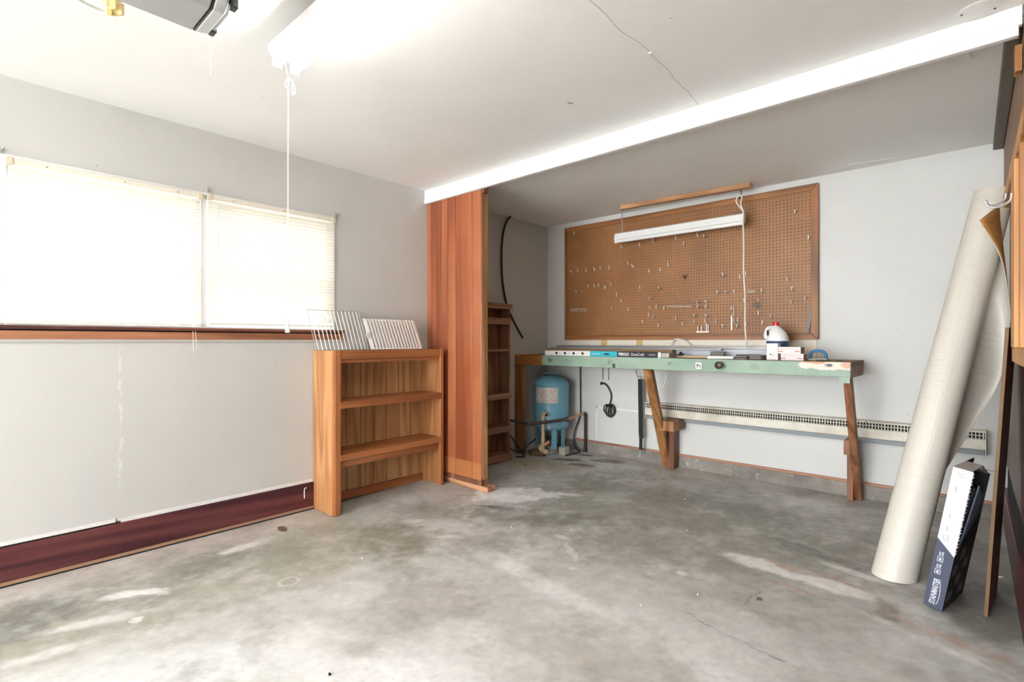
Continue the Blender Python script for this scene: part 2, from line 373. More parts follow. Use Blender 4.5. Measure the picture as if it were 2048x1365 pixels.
# stained slab floor: the map of stains is stored on the slab's vertices (see the shell), grain comes from noise
M = Mat('stained_concrete_slab'); v = M.coord('Object')
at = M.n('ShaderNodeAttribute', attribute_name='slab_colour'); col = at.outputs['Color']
n3 = M.noise(v, 42, 4, .7).outputs[0]; n2 = M.noise(v, 9, 3, .65).outputs[0]
col = M.mix(M.maprange(n3, .52, .75, 0, .22), col, (.20,.195,.18)); col = M.mix(M.maprange(n2, .5, .8, 0, .30), col, (.62,.615,.60))
spk = M.n('ShaderNodeTexVoronoi', feature='F1', i_Scale=14.); M.set(spk.inputs['Vector'], v)
col = M.mix(M.maprange(spk.outputs['Distance'], .055, .035, 0, .7), col, (.78,.77,.73))
M.bump(M.math('ADD', n3, n2), .10, .005); mFloor = M.out(col, .5)

# ------------------------------------------------------------------ the shell
XR, YB, ZC, ZA = 3.60, 4.39, 2.435, 2.405
def fz(y): return 0. if y < 1.8 else .05*(y-1.8)/(YB-1.8)
import numpy as np
def value_noise(x, y, seed):
    xi, yi = np.floor(x).astype(np.int64), np.floor(y).astype(np.int64); fx, fy = x-xi, y-yi
    fx, fy = fx*fx*(3-2*fx), fy*fy*(3-2*fy)
    def h(a, b):
        k = (a*374761393 + b*668265263 + seed*982451653) & 0xffffffff; k = ((k ^ (k >> 13))*1274126177) & 0xffffffff; k = k ^ (k >> 16)
        return (k & 0xffff)/65535.
    return (h(xi,yi)*(1-fx) + h(xi+1,yi)*fx)*(1-fy) + (h(xi,yi+1)*(1-fx) + h(xi+1,yi+1)*fx)*fy
def fbm(x, y, sc, seed, octs=6, g=.55):
    t = 0; a = 1; n = 0
    for k in range(octs): t = t + a*value_noise(x*sc*2**k+k*17.3, y*sc*2**k-k*9.1, seed+k); n += a; a *= g
    return t/n
def slab(X, Y):
    """concrete colour at X, Y: damp, chalky and rusty marks with ragged outlines"""
    w1, w2 = fbm(X,Y,1.1,3)-.5, fbm(X,Y,1.1,11)-.5; f1, f2 = fbm(X,Y,7,21)-.5, fbm(X,Y,7,31)-.5
    PX_, PY_ = X + w1*.42 + f1*.16, Y + w2*.42 + f2*.16
    big = fbm(X,Y,.9,41); mid = fbm(X+.3*w1,Y+.3*w2,3.2,51,7,.62); fine = fbm(X,Y,16,61,5,.65)
    C = np.zeros(X.shape+(3,)); sm = lambda v, a, b: (lambda t: t*t*(3-2*t))(np.clip((v-a)/(b-a), 0, 1))
    mixc = lambda C, m, c: C*(1-m[...,None]) + np.array(c)*m[...,None]
    C[:] = (.44,.428,.398); C = mixc(C, sm(mid,.34,.72), (.56,.55,.525)); C = mixc(C, sm(big,.60,.30)*.45, (.36,.345,.31))
    streak = fbm(X*.9+Y*.5, (Y*.9-X*.5)*2.2, 1.6, 71, 7, .62); C = mixc(C, sm(streak,.48,.74)*.55, (.66,.655,.64)); C = mixc(C, sm(streak,.50,.26)*.40, (.33,.315,.28))
    def st(c, r, clr, k, rot=0, soft=.5, rag=.5, raw=False):
        nonlocal C
        a = R(rot); q = .3 if raw else 1.; x, y = (X*(1-q)+PX_*q-c[0]), (Y*(1-q)+PY_*q-c[1])
        d = np.hypot((x*math.cos(a)+y*math.sin(a))/r[0], (-x*math.sin(a)+y*math.cos(a))/r[1]) + rag*1.1*(fine-.5) + rag*.9*(mid-.5)
        C = mixc(C, (sm(d, 1.1, 1.1-soft)*k*(.60+.8*mid)).clip(0,1), clr)
    G, DK, OL, WH, PK, BR, TN = (.285,.272,.235), (.175,.168,.145), (.285,.265,.208), (.72,.71,.69), (.53,.475,.435), (.20,.165,.13), (.45,.37,.25)
    # darker olive-grey band along the left wall with its straight-ish outer edge
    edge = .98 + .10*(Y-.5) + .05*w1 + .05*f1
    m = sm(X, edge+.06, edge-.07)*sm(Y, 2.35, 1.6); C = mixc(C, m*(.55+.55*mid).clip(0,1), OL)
    C = mixc(C, sm(PX_, .40, .16)*.8*sm(Y, 1.9, 1.5), PK)
    st((.47,.20), (.24,.34), DK, .85, 10, .5, .9, True); st((.42,.95), (.17,.24), DK, .7, 20, .7, .9, True); st((.62,.62), (.12,.22), DK, .45, 10, .8, .9, True)
    st((.90,1.80), (.36,.34), (.20,.18,.13), .8, 0, .8, .7, True); st((.62,1.35), (.24,.3), (.25,.235,.18), .55, 0, .8)
    st((.36,1.10), (.07,.20), WH, .7, 8, .7, 1.1, True); st((.56,.60), (.04,.15), WH, .9, -30, .5, 1.1, True); st((.70,.42), (.05,.2), WH, .6, -20, .7, 1.1, True); st((.84,.28), (.05,.2), WH, .55, -10, .8, 1.1, True)
    # the way in front of the bookcase, brown tints, pale front
    st((.75,2.25), (.45,.18), (.30,.28,.245), .75, 15, .8, .7, True); st((1.25,2.15), (.40,.26), (.29,.27,.235), .7, 10, .9, .8)
    st((1.58,1.48), (.34,.24), (.36,.335,.30), .6, 30, .7, .7, True); st((2.36,1.62), (.28,.17), (.42,.37,.32), .45, 0, .9, .8, True); st((1.35,1.30), (.10,.16), (.62,.61,.59), .55, 30, .8, .8, True)
    st((1.95,1.02), (.55,.26), (.74,.74,.735), .8, 38, .9, .7, True); st((1.40,.55), (.26,.6), (.68,.68,.675), .75, -8, .8, .5, True); st((1.25,.2), (.4,.4), (.70,.70,.695), .6, 0, .8); st((2.9,1.6), (.5,.5), (.56,.55,.53), .4, 0, .9)
    st((1.90,1.95), (.70,.075), (.70,.69,.665), .85, -5, .7, .7, True); st((1.55,2.02), (.30,.05), (.68,.67,.645), .6, -10, .8, .7, True); st((2.5,2.25), (.5,.10), (.60,.59,.57), .5, -6, .8, .7, True)
    st((2.85,1.95), (.8,.5), (.60,.592,.57), .55, 0, .9, .7, True); st((2.80,1.80), (.30,.10), (.74,.73,.71), .7, -30, .8, 1., True); st((2.25,2.45), (.35,.12), (.62,.61,.59), .6, -10, .9, .8, True)
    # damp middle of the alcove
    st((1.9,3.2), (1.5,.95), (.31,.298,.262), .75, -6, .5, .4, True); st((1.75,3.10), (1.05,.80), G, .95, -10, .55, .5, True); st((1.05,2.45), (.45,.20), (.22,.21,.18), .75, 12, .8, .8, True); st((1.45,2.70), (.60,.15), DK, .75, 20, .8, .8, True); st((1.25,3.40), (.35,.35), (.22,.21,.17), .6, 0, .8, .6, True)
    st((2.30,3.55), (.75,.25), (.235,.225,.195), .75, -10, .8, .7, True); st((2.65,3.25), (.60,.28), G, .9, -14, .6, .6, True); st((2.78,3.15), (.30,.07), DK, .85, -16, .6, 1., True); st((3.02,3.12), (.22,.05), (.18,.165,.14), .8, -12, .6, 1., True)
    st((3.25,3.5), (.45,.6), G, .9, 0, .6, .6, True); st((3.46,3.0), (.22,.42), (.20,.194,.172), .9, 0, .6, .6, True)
    st((1.2,4.22), (1.2,.13), (.47,.425,.37), .8, 0, .8, .7, True); st((2.6,4.2), (.9,.10), (.44,.42,.385), .6, 0, .8, .7, True)
    st((.42,3.62), (.46,.26), TN, .85, 12, .7, .7, True); st((.9,3.75), (.40,.16), (.40,.35,.27), .7, 25, .8, .7, True)
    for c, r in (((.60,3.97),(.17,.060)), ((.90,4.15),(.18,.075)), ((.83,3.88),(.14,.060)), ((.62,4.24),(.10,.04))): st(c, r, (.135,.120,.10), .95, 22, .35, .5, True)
    # chalky patches
    st((.90,2.84), (.36,.20), (.78,.77,.75), 1.4, 45, .6, 1., True); st((1.20,3.12), (.12,.05), WH, .7, 30, .7, .9, True); st((.98,2.56), (.20,.035), (.12,.116,.105), .8, 25, .7, 1., True)
    st((1.78,2.30), (.13,.022), WH, .85, -40, .5, .6, True); st((1.62,2.42), (.08,.03), WH, .7, 0, .8, 1., True); st((1.10,2.02), (.12,.05), WH, .6, 40, .8, 1., True); st((.75,2.05), (.10,.05), WH, .5, 40, .8, 1., True)
    st((2.58,2.84), (.17,.085), (.76,.75,.73), 1.2, 0, .7, .8, True); st((2.88,2.80), (.25,.070), (.80,.76,.72), 1.3, -2, .5, 1., True); st((2.72,2.90), (.12,.035), (.48,.36,.27), 1.2, -8, .7, 1., True); st((2.96,2.885), (.15,.022), (.40,.28,.20), 1.2, -12, .6, 1., True)
    st((2.98,3.03), (.20,.035), WH, .8, -10, .6, 1., True); st((3.14,2.73), (.05,.12), BR, 1.2, 15, .7, 1., True); st((2.80,2.66), (.20,.02), (.40,.30,.25), 1.1, -8, .6, 1., True)
    st((3.38,2.62), (.28,.04), (.48,.38,.31), 1.1, -18, .7, 1., True); st((3.36,2.52), (.3,.04), (.74,.70,.66), 1.0, -18, .7, 1., True)
    for c, r, a in (((2.69,2.46),(.005,.14),-3), ((2.62,2.10),(.005,.16),70), ((2.86,2.05),(.005,.2),80)): st(c, r, (.13,.13,.13), .7, a, .8, .9, True)
    for c, r in (((.82,.566),.030), ((2.35,2.45),.03), ((1.9,2.15),.02), ((2.72,2.28),.03)): st(c, (r, r*.8), (.70,.69,.66), .8, 0, .3, .3, True)
    d = np.abs(np.hypot(X-.96, Y-1.126)-.045); C = mixc(C, sm(d,.005,.002)*.55, (.70,.69,.64))
    grain = fbm(X,Y,34,91,3,.7); sc = fbm(X*.6+Y*1.1, Y*.6-X*1.1, 4., 95, 7, .68)
    C = mixc(C, sm(sc,.46,.78)*.40, (.64,.635,.62)); C = mixc(C, sm(sc,.50,.22)*.45, (.22,.21,.185))
    return C*(.70+.34*fine[...,None]+.28*grain[...,None])
xs_ = np.concatenate([np.linspace(-.14,-.01,3), np.arange(0., XR+.001, .0085), np.array([XR+.14])]); ys_ = np.concatenate([np.linspace(YF-.2,-.2,12), np.arange(-.15, YB+.01, .0085), np.array([YB+.15])])
X_, Y_ = np.meshgrid(xs_, ys_); nx, ny = len(xs_), len(ys_)
Z_ = np.where(Y_ < 1.8, 0, .05*(Y_-1.8)/(YB-1.8)); co = np.stack([X_, Y_, Z_], -1).reshape(-1,3)
ii = (np.arange(ny-1)[:,None]*nx + np.arange(nx-1)[None]).ravel(); fcs = np.stack([ii, ii+1, ii+nx+1, ii+nx], 1)
me = bpy.data.meshes.new('floor'); me.vertices.add(len(co)); me.vertices.foreach_set('co', co.astype(np.float32).ravel())
me.loops.add(fcs.size); me.loops.foreach_set('vertex_index', fcs.astype(np.int32).ravel()); me.polygons.add(len(fcs)); me.polygons.foreach_set('loop_start', np.arange(0, fcs.size, 4, dtype=np.int32)); me.update(calc_edges=True)
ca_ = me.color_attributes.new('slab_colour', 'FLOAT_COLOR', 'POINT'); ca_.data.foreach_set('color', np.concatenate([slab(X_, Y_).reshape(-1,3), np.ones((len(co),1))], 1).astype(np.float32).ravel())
me.materials.append(mFloor); flo = bpy.data.objects.new('floor', me); COL.objects.link(flo); flo['kind'] = 'structure'; flo['label'] = 'stained grey concrete garage floor slab'
bm = NB(); box(bm, -.14, XR+.14, YF-.2, YB+.15, -.16, -.002); struct('slab_body', bm, mCurb, parent=flo)

WY0, WY1, WZ0, WZ1 = .195, 1.89, 1.225, 2.06
bm = NB(); T = .14
box(bm, -T, 0, YF, WY0, -.1, ZC+.1); box(bm, -T, 0, WY1, YB+.14, -.1, ZC+.1); box(bm, -T, 0, WY0, WY1, -.1, WZ0); box(bm, -T, 0, WY0, WY1, WZ1, ZC+.1)
struct('wall_left', bm, mWallL, 'grey painted wall with the window', base=False)
struct('wall_back', B1(0, XR, YB, YB+.14, -.1, ZC+.1), mWallB, 'pale painted back wall behind the workbench', base=False)
bm = NB(); box(bm, XR, XR+.14, YF, YB+.14, -.1, ZC+.1); wr = struct('wall_right', bm, mHard, 'brown hardboard covered right wall', base=False)
bm = NB(); box(bm, -T, .15, YF-.14, YF, -.1, ZC+.1); box(bm, 3.45, XR+.14, YF-.14, YF, -.1, ZC+.1); box(bm, .15, 3.45, YF-.14, YF, 2.25, ZC+.1)
struct('wall_front', bm, mWallB, 'wall around the open garage doorway', base=False)
cl = struct('ceiling', B1(-.14, XR+.14, YF-.14, 2.735, ZC, ZC+.1), mCeil, 'white painted ceiling with a cracked joint', base=False)
ca = struct('ceiling_alcove', B1(0, XR, 2.735, YB, ZA, ZC+.1), mCeil, 'lower ceiling over the workbench alcove', base=False)
# cracked plasterboard joint and small flaws of the ceiling
bm = NB()
pts = smooth_path([(2.375,.6,ZC),(2.38,1.1,ZC),(2.375,1.606,ZC),(2.366,1.83,ZC),(2.380,2.074,ZC),(2.362,2.374,ZC),(2.342,2.715,ZC)], 5)
for a, b in zip(pts, pts[1:]):
    j = .004*math.sin(a.y*23); beam(bm, a+Vector((j,0,.0005)), b+Vector((.004*math.sin(b.y*23),0,.0005)), .003, .003)
struct('joint_crack', bm, plain('grey_crack', (.62,.61,.59), .8), parent=cl)
bm = NB()
for s in (-1, 1):
    q = [(2.375+s*.05, .6, ZC+.001), (2.37+s*.055, 1.6, ZC+.001), (2.378+s*.012, 2.074, ZC+.001), (2.35+s*.05, 2.45, ZC+.001), (2.342+s*.06, 2.715, ZC+.001)]
    tube(bm, smooth_path(q, 5), .0016, 6)
struct('tape_ridge', bm, mCeil, parent=cl, smooth=True)
bm = NB(); lathe(bm, [(.0,-.004),(.008,-.003),(.012,.002)], 10, (2.379,2.078,ZC)); struct('popped_nail', bm, mCeil, parent=cl)
bm = NB(); beam(bm, (1.835,2.215,ZC-.001), (1.85,2.24,ZC-.001), .006, .004); struct('flaw', bm, mTan, parent=cl)
bm = NB(); lathe(bm, [(.062,.0),(.066,-.004),(.060,-.006),(.0,-.006)], 28, (3.447,2.642,ZC)); cov = obj('ceiling_cover', bm, mCeil, smooth=True)
tag(cov, 'round flat cover plate on the ceiling by the white beam', 'cover plate')
for a in (.4, 3.4):
    bm = NB(); lathe(bm, [(.004,0),(.004,-.003)], 8, (3.447+.05*math.cos(a), 2.642+.05*math.sin(a), ZC-.0055)); obj('screw', bm, mDarkSteel, cov, local=False)
# white header boards where the two ceilings meet
tr1 = struct('trim_1', B1(0, XR-.03, 2.713, 2.737, 2.362, ZC), mWhite, 'white header board across the ceiling', bevel=.002)
struct('lower_board', B1(0, XR-.04, 2.709, 2.737, 2.322, 2.360), mWhite, parent=tr1, bevel=.002)
# thin crack and tear flaws in the alcove ceiling and back wall top
bm = NB(); tube(bm, [(3.39,2.78,ZA),(3.405,2.86,ZA),(3.42,2.93,ZA),(3.43,3.0,ZA)], .003, 5); struct('joint_crack', bm, mCeil, parent=ca)
bm = NB(); beam(bm, (2.78,4.25,ZA-.001), (3.05,4.30,ZA-.001), .03, .003); struct('loose_paint', bm, mCeil, parent=ca)

# left skirting
bl = struct('baseboard_left', B1(0, .018, YF, 1.728, .024, .188), mMaroon, 'dark maroon board along the foot of the grey wall', bevel=.002)
struct('floor_strip', B1(0, .024, YF, 1.728, .009, .024), mTan, parent=bl)
struct('gap', B1(0, .022, YF, 1.728, .0005, .009), mVoid, parent=bl)
bm = NB(); prism(bm, [(0,.197),(.016,.197),(.013,.207),(0,.212)], 'y', YF, .62); struct('plaster_lip', bm, mPlaster, parent=bl)
bm = NB(); prism(bm, [(0,.189),(.010,.189),(.006,.204),(0,.208)], 'y', .63, 1.728); struct('plaster_lip', bm, mPlaster, parent=bl)
struct('gap', B1(0, .012, YF, .64, .188, .197), mVoid, parent=bl)
bm = NB(); tube(bm, smooth_path([(.021,1.66,.09),(.021,1.66,.15),(.024,1.672,.16)], 4), .003, 6); tag(obj('wire_hook', bm, mWhitePl, smooth=True), 'short white bent wire on the maroon board by the bookcase', 'hook')
# back curb and rust coloured strip
struct('baseboard_back', B1(0, XR, YB-.018, YB, .03, .148), mCurb, 'bare concrete curb under the back wall', bevel=.004)
struct('trim_2', B1(.38, XR, YB-.022, YB, .149, .166), mRust, 'thin rust brown timber strip above the curb', bevel=.002)
# right wall: dark panelling in boards, black gap, maroon foot board
PX = XR-.018
ysr = [-.2,.35,.9,1.32,1.74,2.05,2.36,2.58,2.80,3.02,3.24,3.46,3.68,3.90,4.12,4.36]
for a, b in zip(ysr, ysr[1:]): struct('plank', B1(PX, XR-.002, a+.002, b-.002, .43+random.uniform(-.008,.008), 1.30), mDarkPan, parent=wr, bevel=.003)
struct('foot_gap', B1(XR-.010, XR-.002, -.2, 4.36, .27, .45), mVoid, parent=wr)
struct('baseboard_right', B1(XR-.03, XR-.001, -.2, 4.36, .045, .27), mMaroon, 'dark maroon board at the foot of the right wall', bevel=.003)
struct('hardboard', B1(XR-.026, XR-.0005, 2.74, 4.385, 2.0, 2.36), mHard, parent=wr)
struct('trim_3', B1(XR-.075, XR-.027, 2.80, 4.385, 2.36, ZA-.001), mDkTrim, 'grey brown board along the top of the right wall', bevel=.004)
bm = NB(); box(bm, XR-.028, XR-.002, 2.64, 2.71, 1.9, ZC-.002); struct('trim_4', bm, mPine, 'orange pine upright under the end of the header board', bevel=.003)
bm = NB(); box(bm, XR-.05, XR-.029, 2.74, 2.80, 2.20, 2.30); tag(obj('pine_block', bm, mPine, bevel=.002), 'small pine block under the right end of the white header', 'block')

# outside ground
bm = NB(); box(bm, -14, 18, YF-16, YF-.2, -.3, -.12); struct('ground_outside', bm, mDrive, 'pale driveway outside', base=False)
bm = NB(); box(bm, -30, -.2, YF-.2, 16, -.3, -.14); struct('lawn_outside', bm, mGrass, 'lawn outside the window', base=False)

# ------------------------------------------------------------------ window, blinds
wn = struct('window_1', B1(-.125, -.02, WY0, WY0+.03, WZ0, WZ1), mWhite, 'white double window in the grey wall', base=False)
def wpart(n, *a, m=mWhite): return struct(n, B1(*a), m, parent=wn)
wpart('jamb', -.125, -.02, WY1-.03, WY1, WZ0, WZ1); wpart('head', -.125, -.02, WY0, WY1, WZ1-.03, WZ1); wpart('bottom_rail', -.125, .004, WY0, WY1, WZ0, WZ0+.03)
wpart('mullion', -.125, .005, 1.030, 1.062, WZ0+.03, WZ1-.03)
wpart('casing', -.002, .006, WY0-.012, WY0+.008, WZ0+.03, WZ1); wpart('casing', -.002, .006, WY1-.012, WY1+.004, WZ0+.03, WZ1); wpart('casing', -.002, .005, WY0, WY1, WZ1-.014, WZ1+.002)
for y0, y1 in ((WY0+.03, 1.030), (1.062, WY1-.03)):
    zm = 1.60
    for (z0, z1, x) in ((zm-.02, WZ1-.03, -.115), (WZ0+.03, zm+.02, -.080)):
        sash = wpart('sash', x, x+.03, y0, y0+.055, z0, z1)
        for a in ((y1-.055, y1, z0, z1), (y0+.055, y1-.055, z0, z0+.045), (y0+.055, y1-.055, z1-.045, z1)): struct('sash_rail', B1(x, x+.03, *a), mWhite, parent=sash)
        struct('muntin', B1(x, x+.028, (y0+y1)/2-.012, (y0+y1)/2+.012, z0+.045, z1-.045), mWhite, parent=sash)
        for ya, yb in ((y0+.055, (y0+y1)/2-.012), ((y0+y1)/2+.012, y1-.055)): struct('pane', B1(x+.012, x+.016, ya, yb, z0+.045, z1-.045), mGlass, parent=sash)
# timber stool and apron under the window
st = struct('trim_5', B1(-.001, .045, .10, 1.95, 1.228, 1.246), mSillD, 'dark brown timber window stool', bevel=.003)
struct('gap', B1(0, .02, .11, 1.94, 1.220, 1.228), mVoid, parent=st)
bm = NB(); prism(bm, [(0,1.178),(.012,1.178),(.026,1.20),(.030,1.220),(0,1.220)], 'y', .12, 1.94); struct('apron', bm, mSill, parent=st)
bm = NB(); prism(bm, [(0,1.162),(.012,1.164),(.016,1.170),(.010,1.178),(0,1.178)], 'y', .12, 1.935); struct('moulding', bm, mWallL, parent=st)

def blind(name, label, y0, y1, zt, zb):
    t = thing(name, label, 'blind', (.012, (y0+y1)/2, zb), group='cream mini blinds over the window')
    obj('headrail', B1(.0, .028, y0, y1, zt-.028, zt), plain('cream_headrail', (.78,.73,.62), .4), t, bevel=.002)
    for yy in (y0+.008, y1-.008): obj('end_bracket', B1(-.002, .032, yy-.012, yy+.012, zt-.032, zt+.004), plain('tan_bracket', (.66,.58,.42), .5), t, bevel=.002)
    pitch = .0212; n = int((zt-.04-zb-.012)/pitch); a = R(72)
    bm = NB(); W = .0125; prof = []
    for k in range(5):
        s = (k/4-.5)*2; prof.append((s*W, .0022*(1-s*s)))
    up = [(math.cos(a)*p[0] - math.sin(a)*p[1], -math.sin(a)*p[0] - math.cos(a)*p[1]*-1) for p in prof]; L = y1-y0-.008
    A = [[bm.verts.new((p[0], q, p[1])) for p in up] for q in (-L/2, L/2)]
    for k in range(4): bm.faces.new((A[0][k], A[0][k+1], A[1][k+1], A[1][k]))
    z = zt-.045; s0 = obj('slat', bm, mSlat, t, local=True, smooth=True)
    for i in range(n):
        o = s0 if i == 0 else inst(s0, t)
        o.location = (.002, 0, z-i*pitch-zb); o.rotation_euler = (0, R(random.uniform(-3,3)), 0)
    obj('bottom_rail', B1(.003, .025, y0+.004, y1-.004, zb, zb+.014), plain('cream_bottom_rail', (.80,.77,.70), .4), t, bevel=.002)
    for k in (.17, .55, .85):
        yy = y0+(y1-y0)*k; bm = NB(); tube(bm, [(.0145,yy,zb+.01),(.0145,yy,zt-.02)], .0008, 5); obj('ladder_cord', bm, mWhiteCord, t)
        bm = NB(); lathe(bm, [(.004,0),(.005,.004),(.002,.007)], 8, (.028,yy,zt-.018)); obj('cord_grommet', bm, plain('brown_grommet', (.42,.33,.22), .5), t)
    return t
b1 = blind('window_blind', 'wider cream mini blind over the left half of the window', WY0+.008, 1.030, 2.044, 1.258)
b2 = blind('window_blind', 'cream mini blind over the right half, ending above the sill near the racks', 1.064, WY1-.006, 2.050, 1.268)
bm = NB(); tube(bm, [(.034,1.115,2.01),(.036,1.112,1.55)], .003, 6); obj('tilt_wand', bm, plain('clear_wand', (.66,.66,.62), .2), b2)
bm = NB(); tube(bm, [(.034,1.80,2.01),(.036,1.802,1.68)], .0012, 5); tube(bm, [(.034,1.815,2.01),(.036,1.812,1.66)], .0012, 5); obj('pull_cord', bm, mWhiteCord, b2)
bm = NB(); tube(bm, [(.034,.975,2.01),(.034,.978,1.27),(.05,.980,1.10)], .0012, 5); tube(bm, [(.034,.99,2.01),(.034,.992,1.27),(.05,.995,1.12)], .0012, 5); obj('pull_cord', bm, mWhiteCord, b1)
bm = NB(); tube(bm, [(.034,.23,2.0),(.036,.232,1.93)], .002, 5); obj('tilt_wand', bm, mWhiteCord, b1)
for y, z, lab in ((.185,2.075,'grey rod bracket above the far left window corner'), (1.075,2.085,'grey rod bracket above the middle of the window'), (1.905,2.080,'grey rod bracket at the upper right window corner')):
    bm = NB(); box(bm, 0, .003, y-.008, y+.008, z-.016, z+.016); tube(bm, [(.003,y,z),(.022,y+.004,z+.004),(.026,y+.008,z+.014)], .003, 6)
    tag(obj('rod_bracket', bm, mSteel), lab, 'bracket', 'curtain rod brackets')

# ------------------------------------------------------------------ bare tree seen through the blinds
def tree(x, y, lab, h):
    t = thing('bare_tree', lab, 'tree', (x, y, -.14)); bm = NB(); rr = random.Random(int(x*10))
    def grow(p, d, L, r, lv):
        q = p + d*L; tube(bm, [p, (p+q)/2 + Vector((rr.uniform(-.05,.05)*L, rr.uniform(-.05,.05)*L, 0)), q], [r, r*.85, r*.7], 5)
        if lv:
            for _ in range(3):
                e = (d + Vector((rr.uniform(-.8,.8), rr.uniform(-.8,.8), rr.uniform(-.1,.6)))).normalized(); grow(q, e, L*rr.uniform(.6,.8), r*.6, lv-1)
    p = Vector((x, y, -.14)); grow(p + Vector((0,0,h*.3)), Vector((0,.05,1)), h*.22, .11, 5); obj('crown', bm, mBark, t, smooth=True)
    bm = NB(); tube(bm, [p, p + Vector((.02,0,h*.3))], [.18, .115], 8); obj('trunk', bm, mBark, t, smooth=True)
tree(-9.5, 1.6, 'leafless tree outside behind the left blind', 7.)
tree(-12.0, 4.9, 'leafless tree outside behind the right blind', 6.)

# ------------------------------------------------------------------ ceiling shop light with two lit tubes
fx = thing('shop_light', 'long lit white two-tube fluorescent fixture under the ceiling', 'light', (1.30, .95, 2.29))
bm = NB(); prism(bm, [(.885,2.345),(.885,2.380),(.90,2.388),(1.01,2.388),(1.025,2.380),(1.025,2.345),(1.01,2.335),(.90,2.335)], 'x', 1.30, 2.52); obj('housing', bm, mWhiteMetal, fx, bevel=.003)
for y in (.918, .992):
    bm = NB(); tube(bm, [(1.315,y,2.316),(2.505,y,2.316)], .019, 14); obj('tube', bm, mLightLens, fx, smooth=True)
    for x in (1.300, 2.508): obj('tube_socket', B1(x, x+.014, y-.018, y+.018, 2.292, 2.337), mWhitePl, fx, bevel=.004)
for x in (1.5, 2.3): obj('ceiling_stud', B1(x-.02, x+.02, .93, .98, 2.388, ZC), mWhiteMetal, fx)
bm = NB(); tube(bm, smooth_path([(1.302,.955,2.335),(1.285,.968,2.295),(1.270,.98,2.27),(1.270,.98,1.9),(1.270,.98,1.255)], 5), .0022, 6)
tube(bm, smooth_path([(1.272,.978,2.285),(1.262,.972,2.265),(1.268,.976,2.245),(1.274,.982,2.262),(1.272,.978,2.282)], 4), .0025, 6)
tube(bm, smooth_path([(1.272,.98,2.285),(1.287,.995,2.265),(1.292,1.0,2.225),(1.284,.994,2.215),(1.282,.992,2.235),(1.284,.99,2.262)], 4), .0025, 6)
obj('pull_cord', bm, mRope, fx, smooth=True)
bm = NB(); lathe(bm, [(.004,.052),(.006,.048),(.010,.006),(.009,.0),(.0,.0)], 12, (1.268,.979,1.205)); obj('pull_handle', bm, mWhitePl, fx, smooth=True)

# ------------------------------------------------------------------ garage door opener + wire
op = thing('garage_door_opener', 'grey ceiling-mounted garage door opener with pale faceted end cap', 'opener', (1.63, .38, 2.17))
prof = [(1.485,2.235),(1.535,2.185),(1.70,2.185),(1.765,2.235),(1.765,2.36),(1.485,2.36)]
def loft(bm, profs):
    R_ = [[bm.verts.new((x, y, z)) for x, z in p] for y, p in profs]
    for a, b in zip(R_, R_[1:]):
        n = len(a)
        for k in range(n): bm.faces.new((a[k], a[(k+1)%n], b[(k+1)%n], b[k]))
    bm.faces.new(R_[0]); bm.faces.new(R_[-1][::-1])
def scl(p, s, dz=0): cx, cz = 1.625, 2.275; return [(cx+(x-cx)*s, cz+(z-cz)*s+dz) for x, z in p]
bm = NB(); loft(bm, [(.14, prof), (.545, prof)]); obj('body', bm, mOpener, op, bevel=.004)
bm = NB(); loft(bm, [(.547, scl(prof,.985)), (.553, scl(prof,.985))]); obj('seam', bm, mOpenerBlk, op)
bm = NB(); loft(bm, [(.554, prof), (.585, scl(prof,.95)), (.592, scl(prof,.9))]); cap = obj('end_cap', bm, mOpenerCap, op, bevel=.003)
bm = NB(); loft(bm, [(.5925, scl(prof,.86)), (.602, scl(prof,.82)), (.612, scl(prof,.72))]); obj('light_lens', bm, plain('opener_lens', (.40,.43,.44), .15), cap, bevel=.004)
for x0, x1 in ((1.525,1.56), (1.715,1.745)): obj('dark_window', B1(x0, x1, .594, .611, 2.195, 2.25), mOpenerBlk, cap, bevel=.003)
obj('drive_rail', B1(1.60, 1.65, YF+.1, .14, 2.24, 2.27), mOpener, op)
for x in (1.50, 1.735): obj('hanger_strap', B1(x, x+.015, .30, .33, 2.36, ZC), mOpener, op)
bm = NB(); tube(bm, smooth_path([(1.535,.60,2.19),(1.545,.607,2.165),(1.532,.60,2.12),(1.535,.60,2.06)], 4), .0015, 5); obj('antenna_wire', bm, plain('tan_wire', (.62,.54,.42), .6), op)
yt = thing('foam_plug', 'torn yellow foam piece holding a grey cable near the door opener', 'foam', (1.36,.32,2.25))
bm = NB(); pr = []
P0, P1 = Vector((1.365,.372,2.215)), Vector((1.455,.335,2.40))
tube(bm, [P0.lerp(P1, t) for t in (.12,.3,.42,.6,.8,1.0)], [.022,.028,.025,.03,.028,.028], 12)
for k in range(7):
    a = k*.9; s = P0.lerp(P1,.2) + Vector((.018*math.cos(a), .018*math.sin(a), 0)); tube(bm, [s, s + Vector((.005*math.cos(a)-.012, .004*math.sin(a)+.004, -.020-.010*math.sin(k*2.1)))], [.013,.007], 6)
for v_ in bm.verts: v_.co += Vector((random.uniform(-.002,.002),)*3)
obj('torn_foam', bm, mYellow, yt, smooth=True)
bm = NB(); tube(bm, smooth_path([(1.360,.355,2.235),(1.345,.33,2.235),(1.345,.27,2.25),(1.39,.18,2.30),(1.46,.08,2.38),(1.47,.05,ZC)], 6), .0035, 8); obj('grey_cable', bm, mGreyCable, yt, smooth=True)

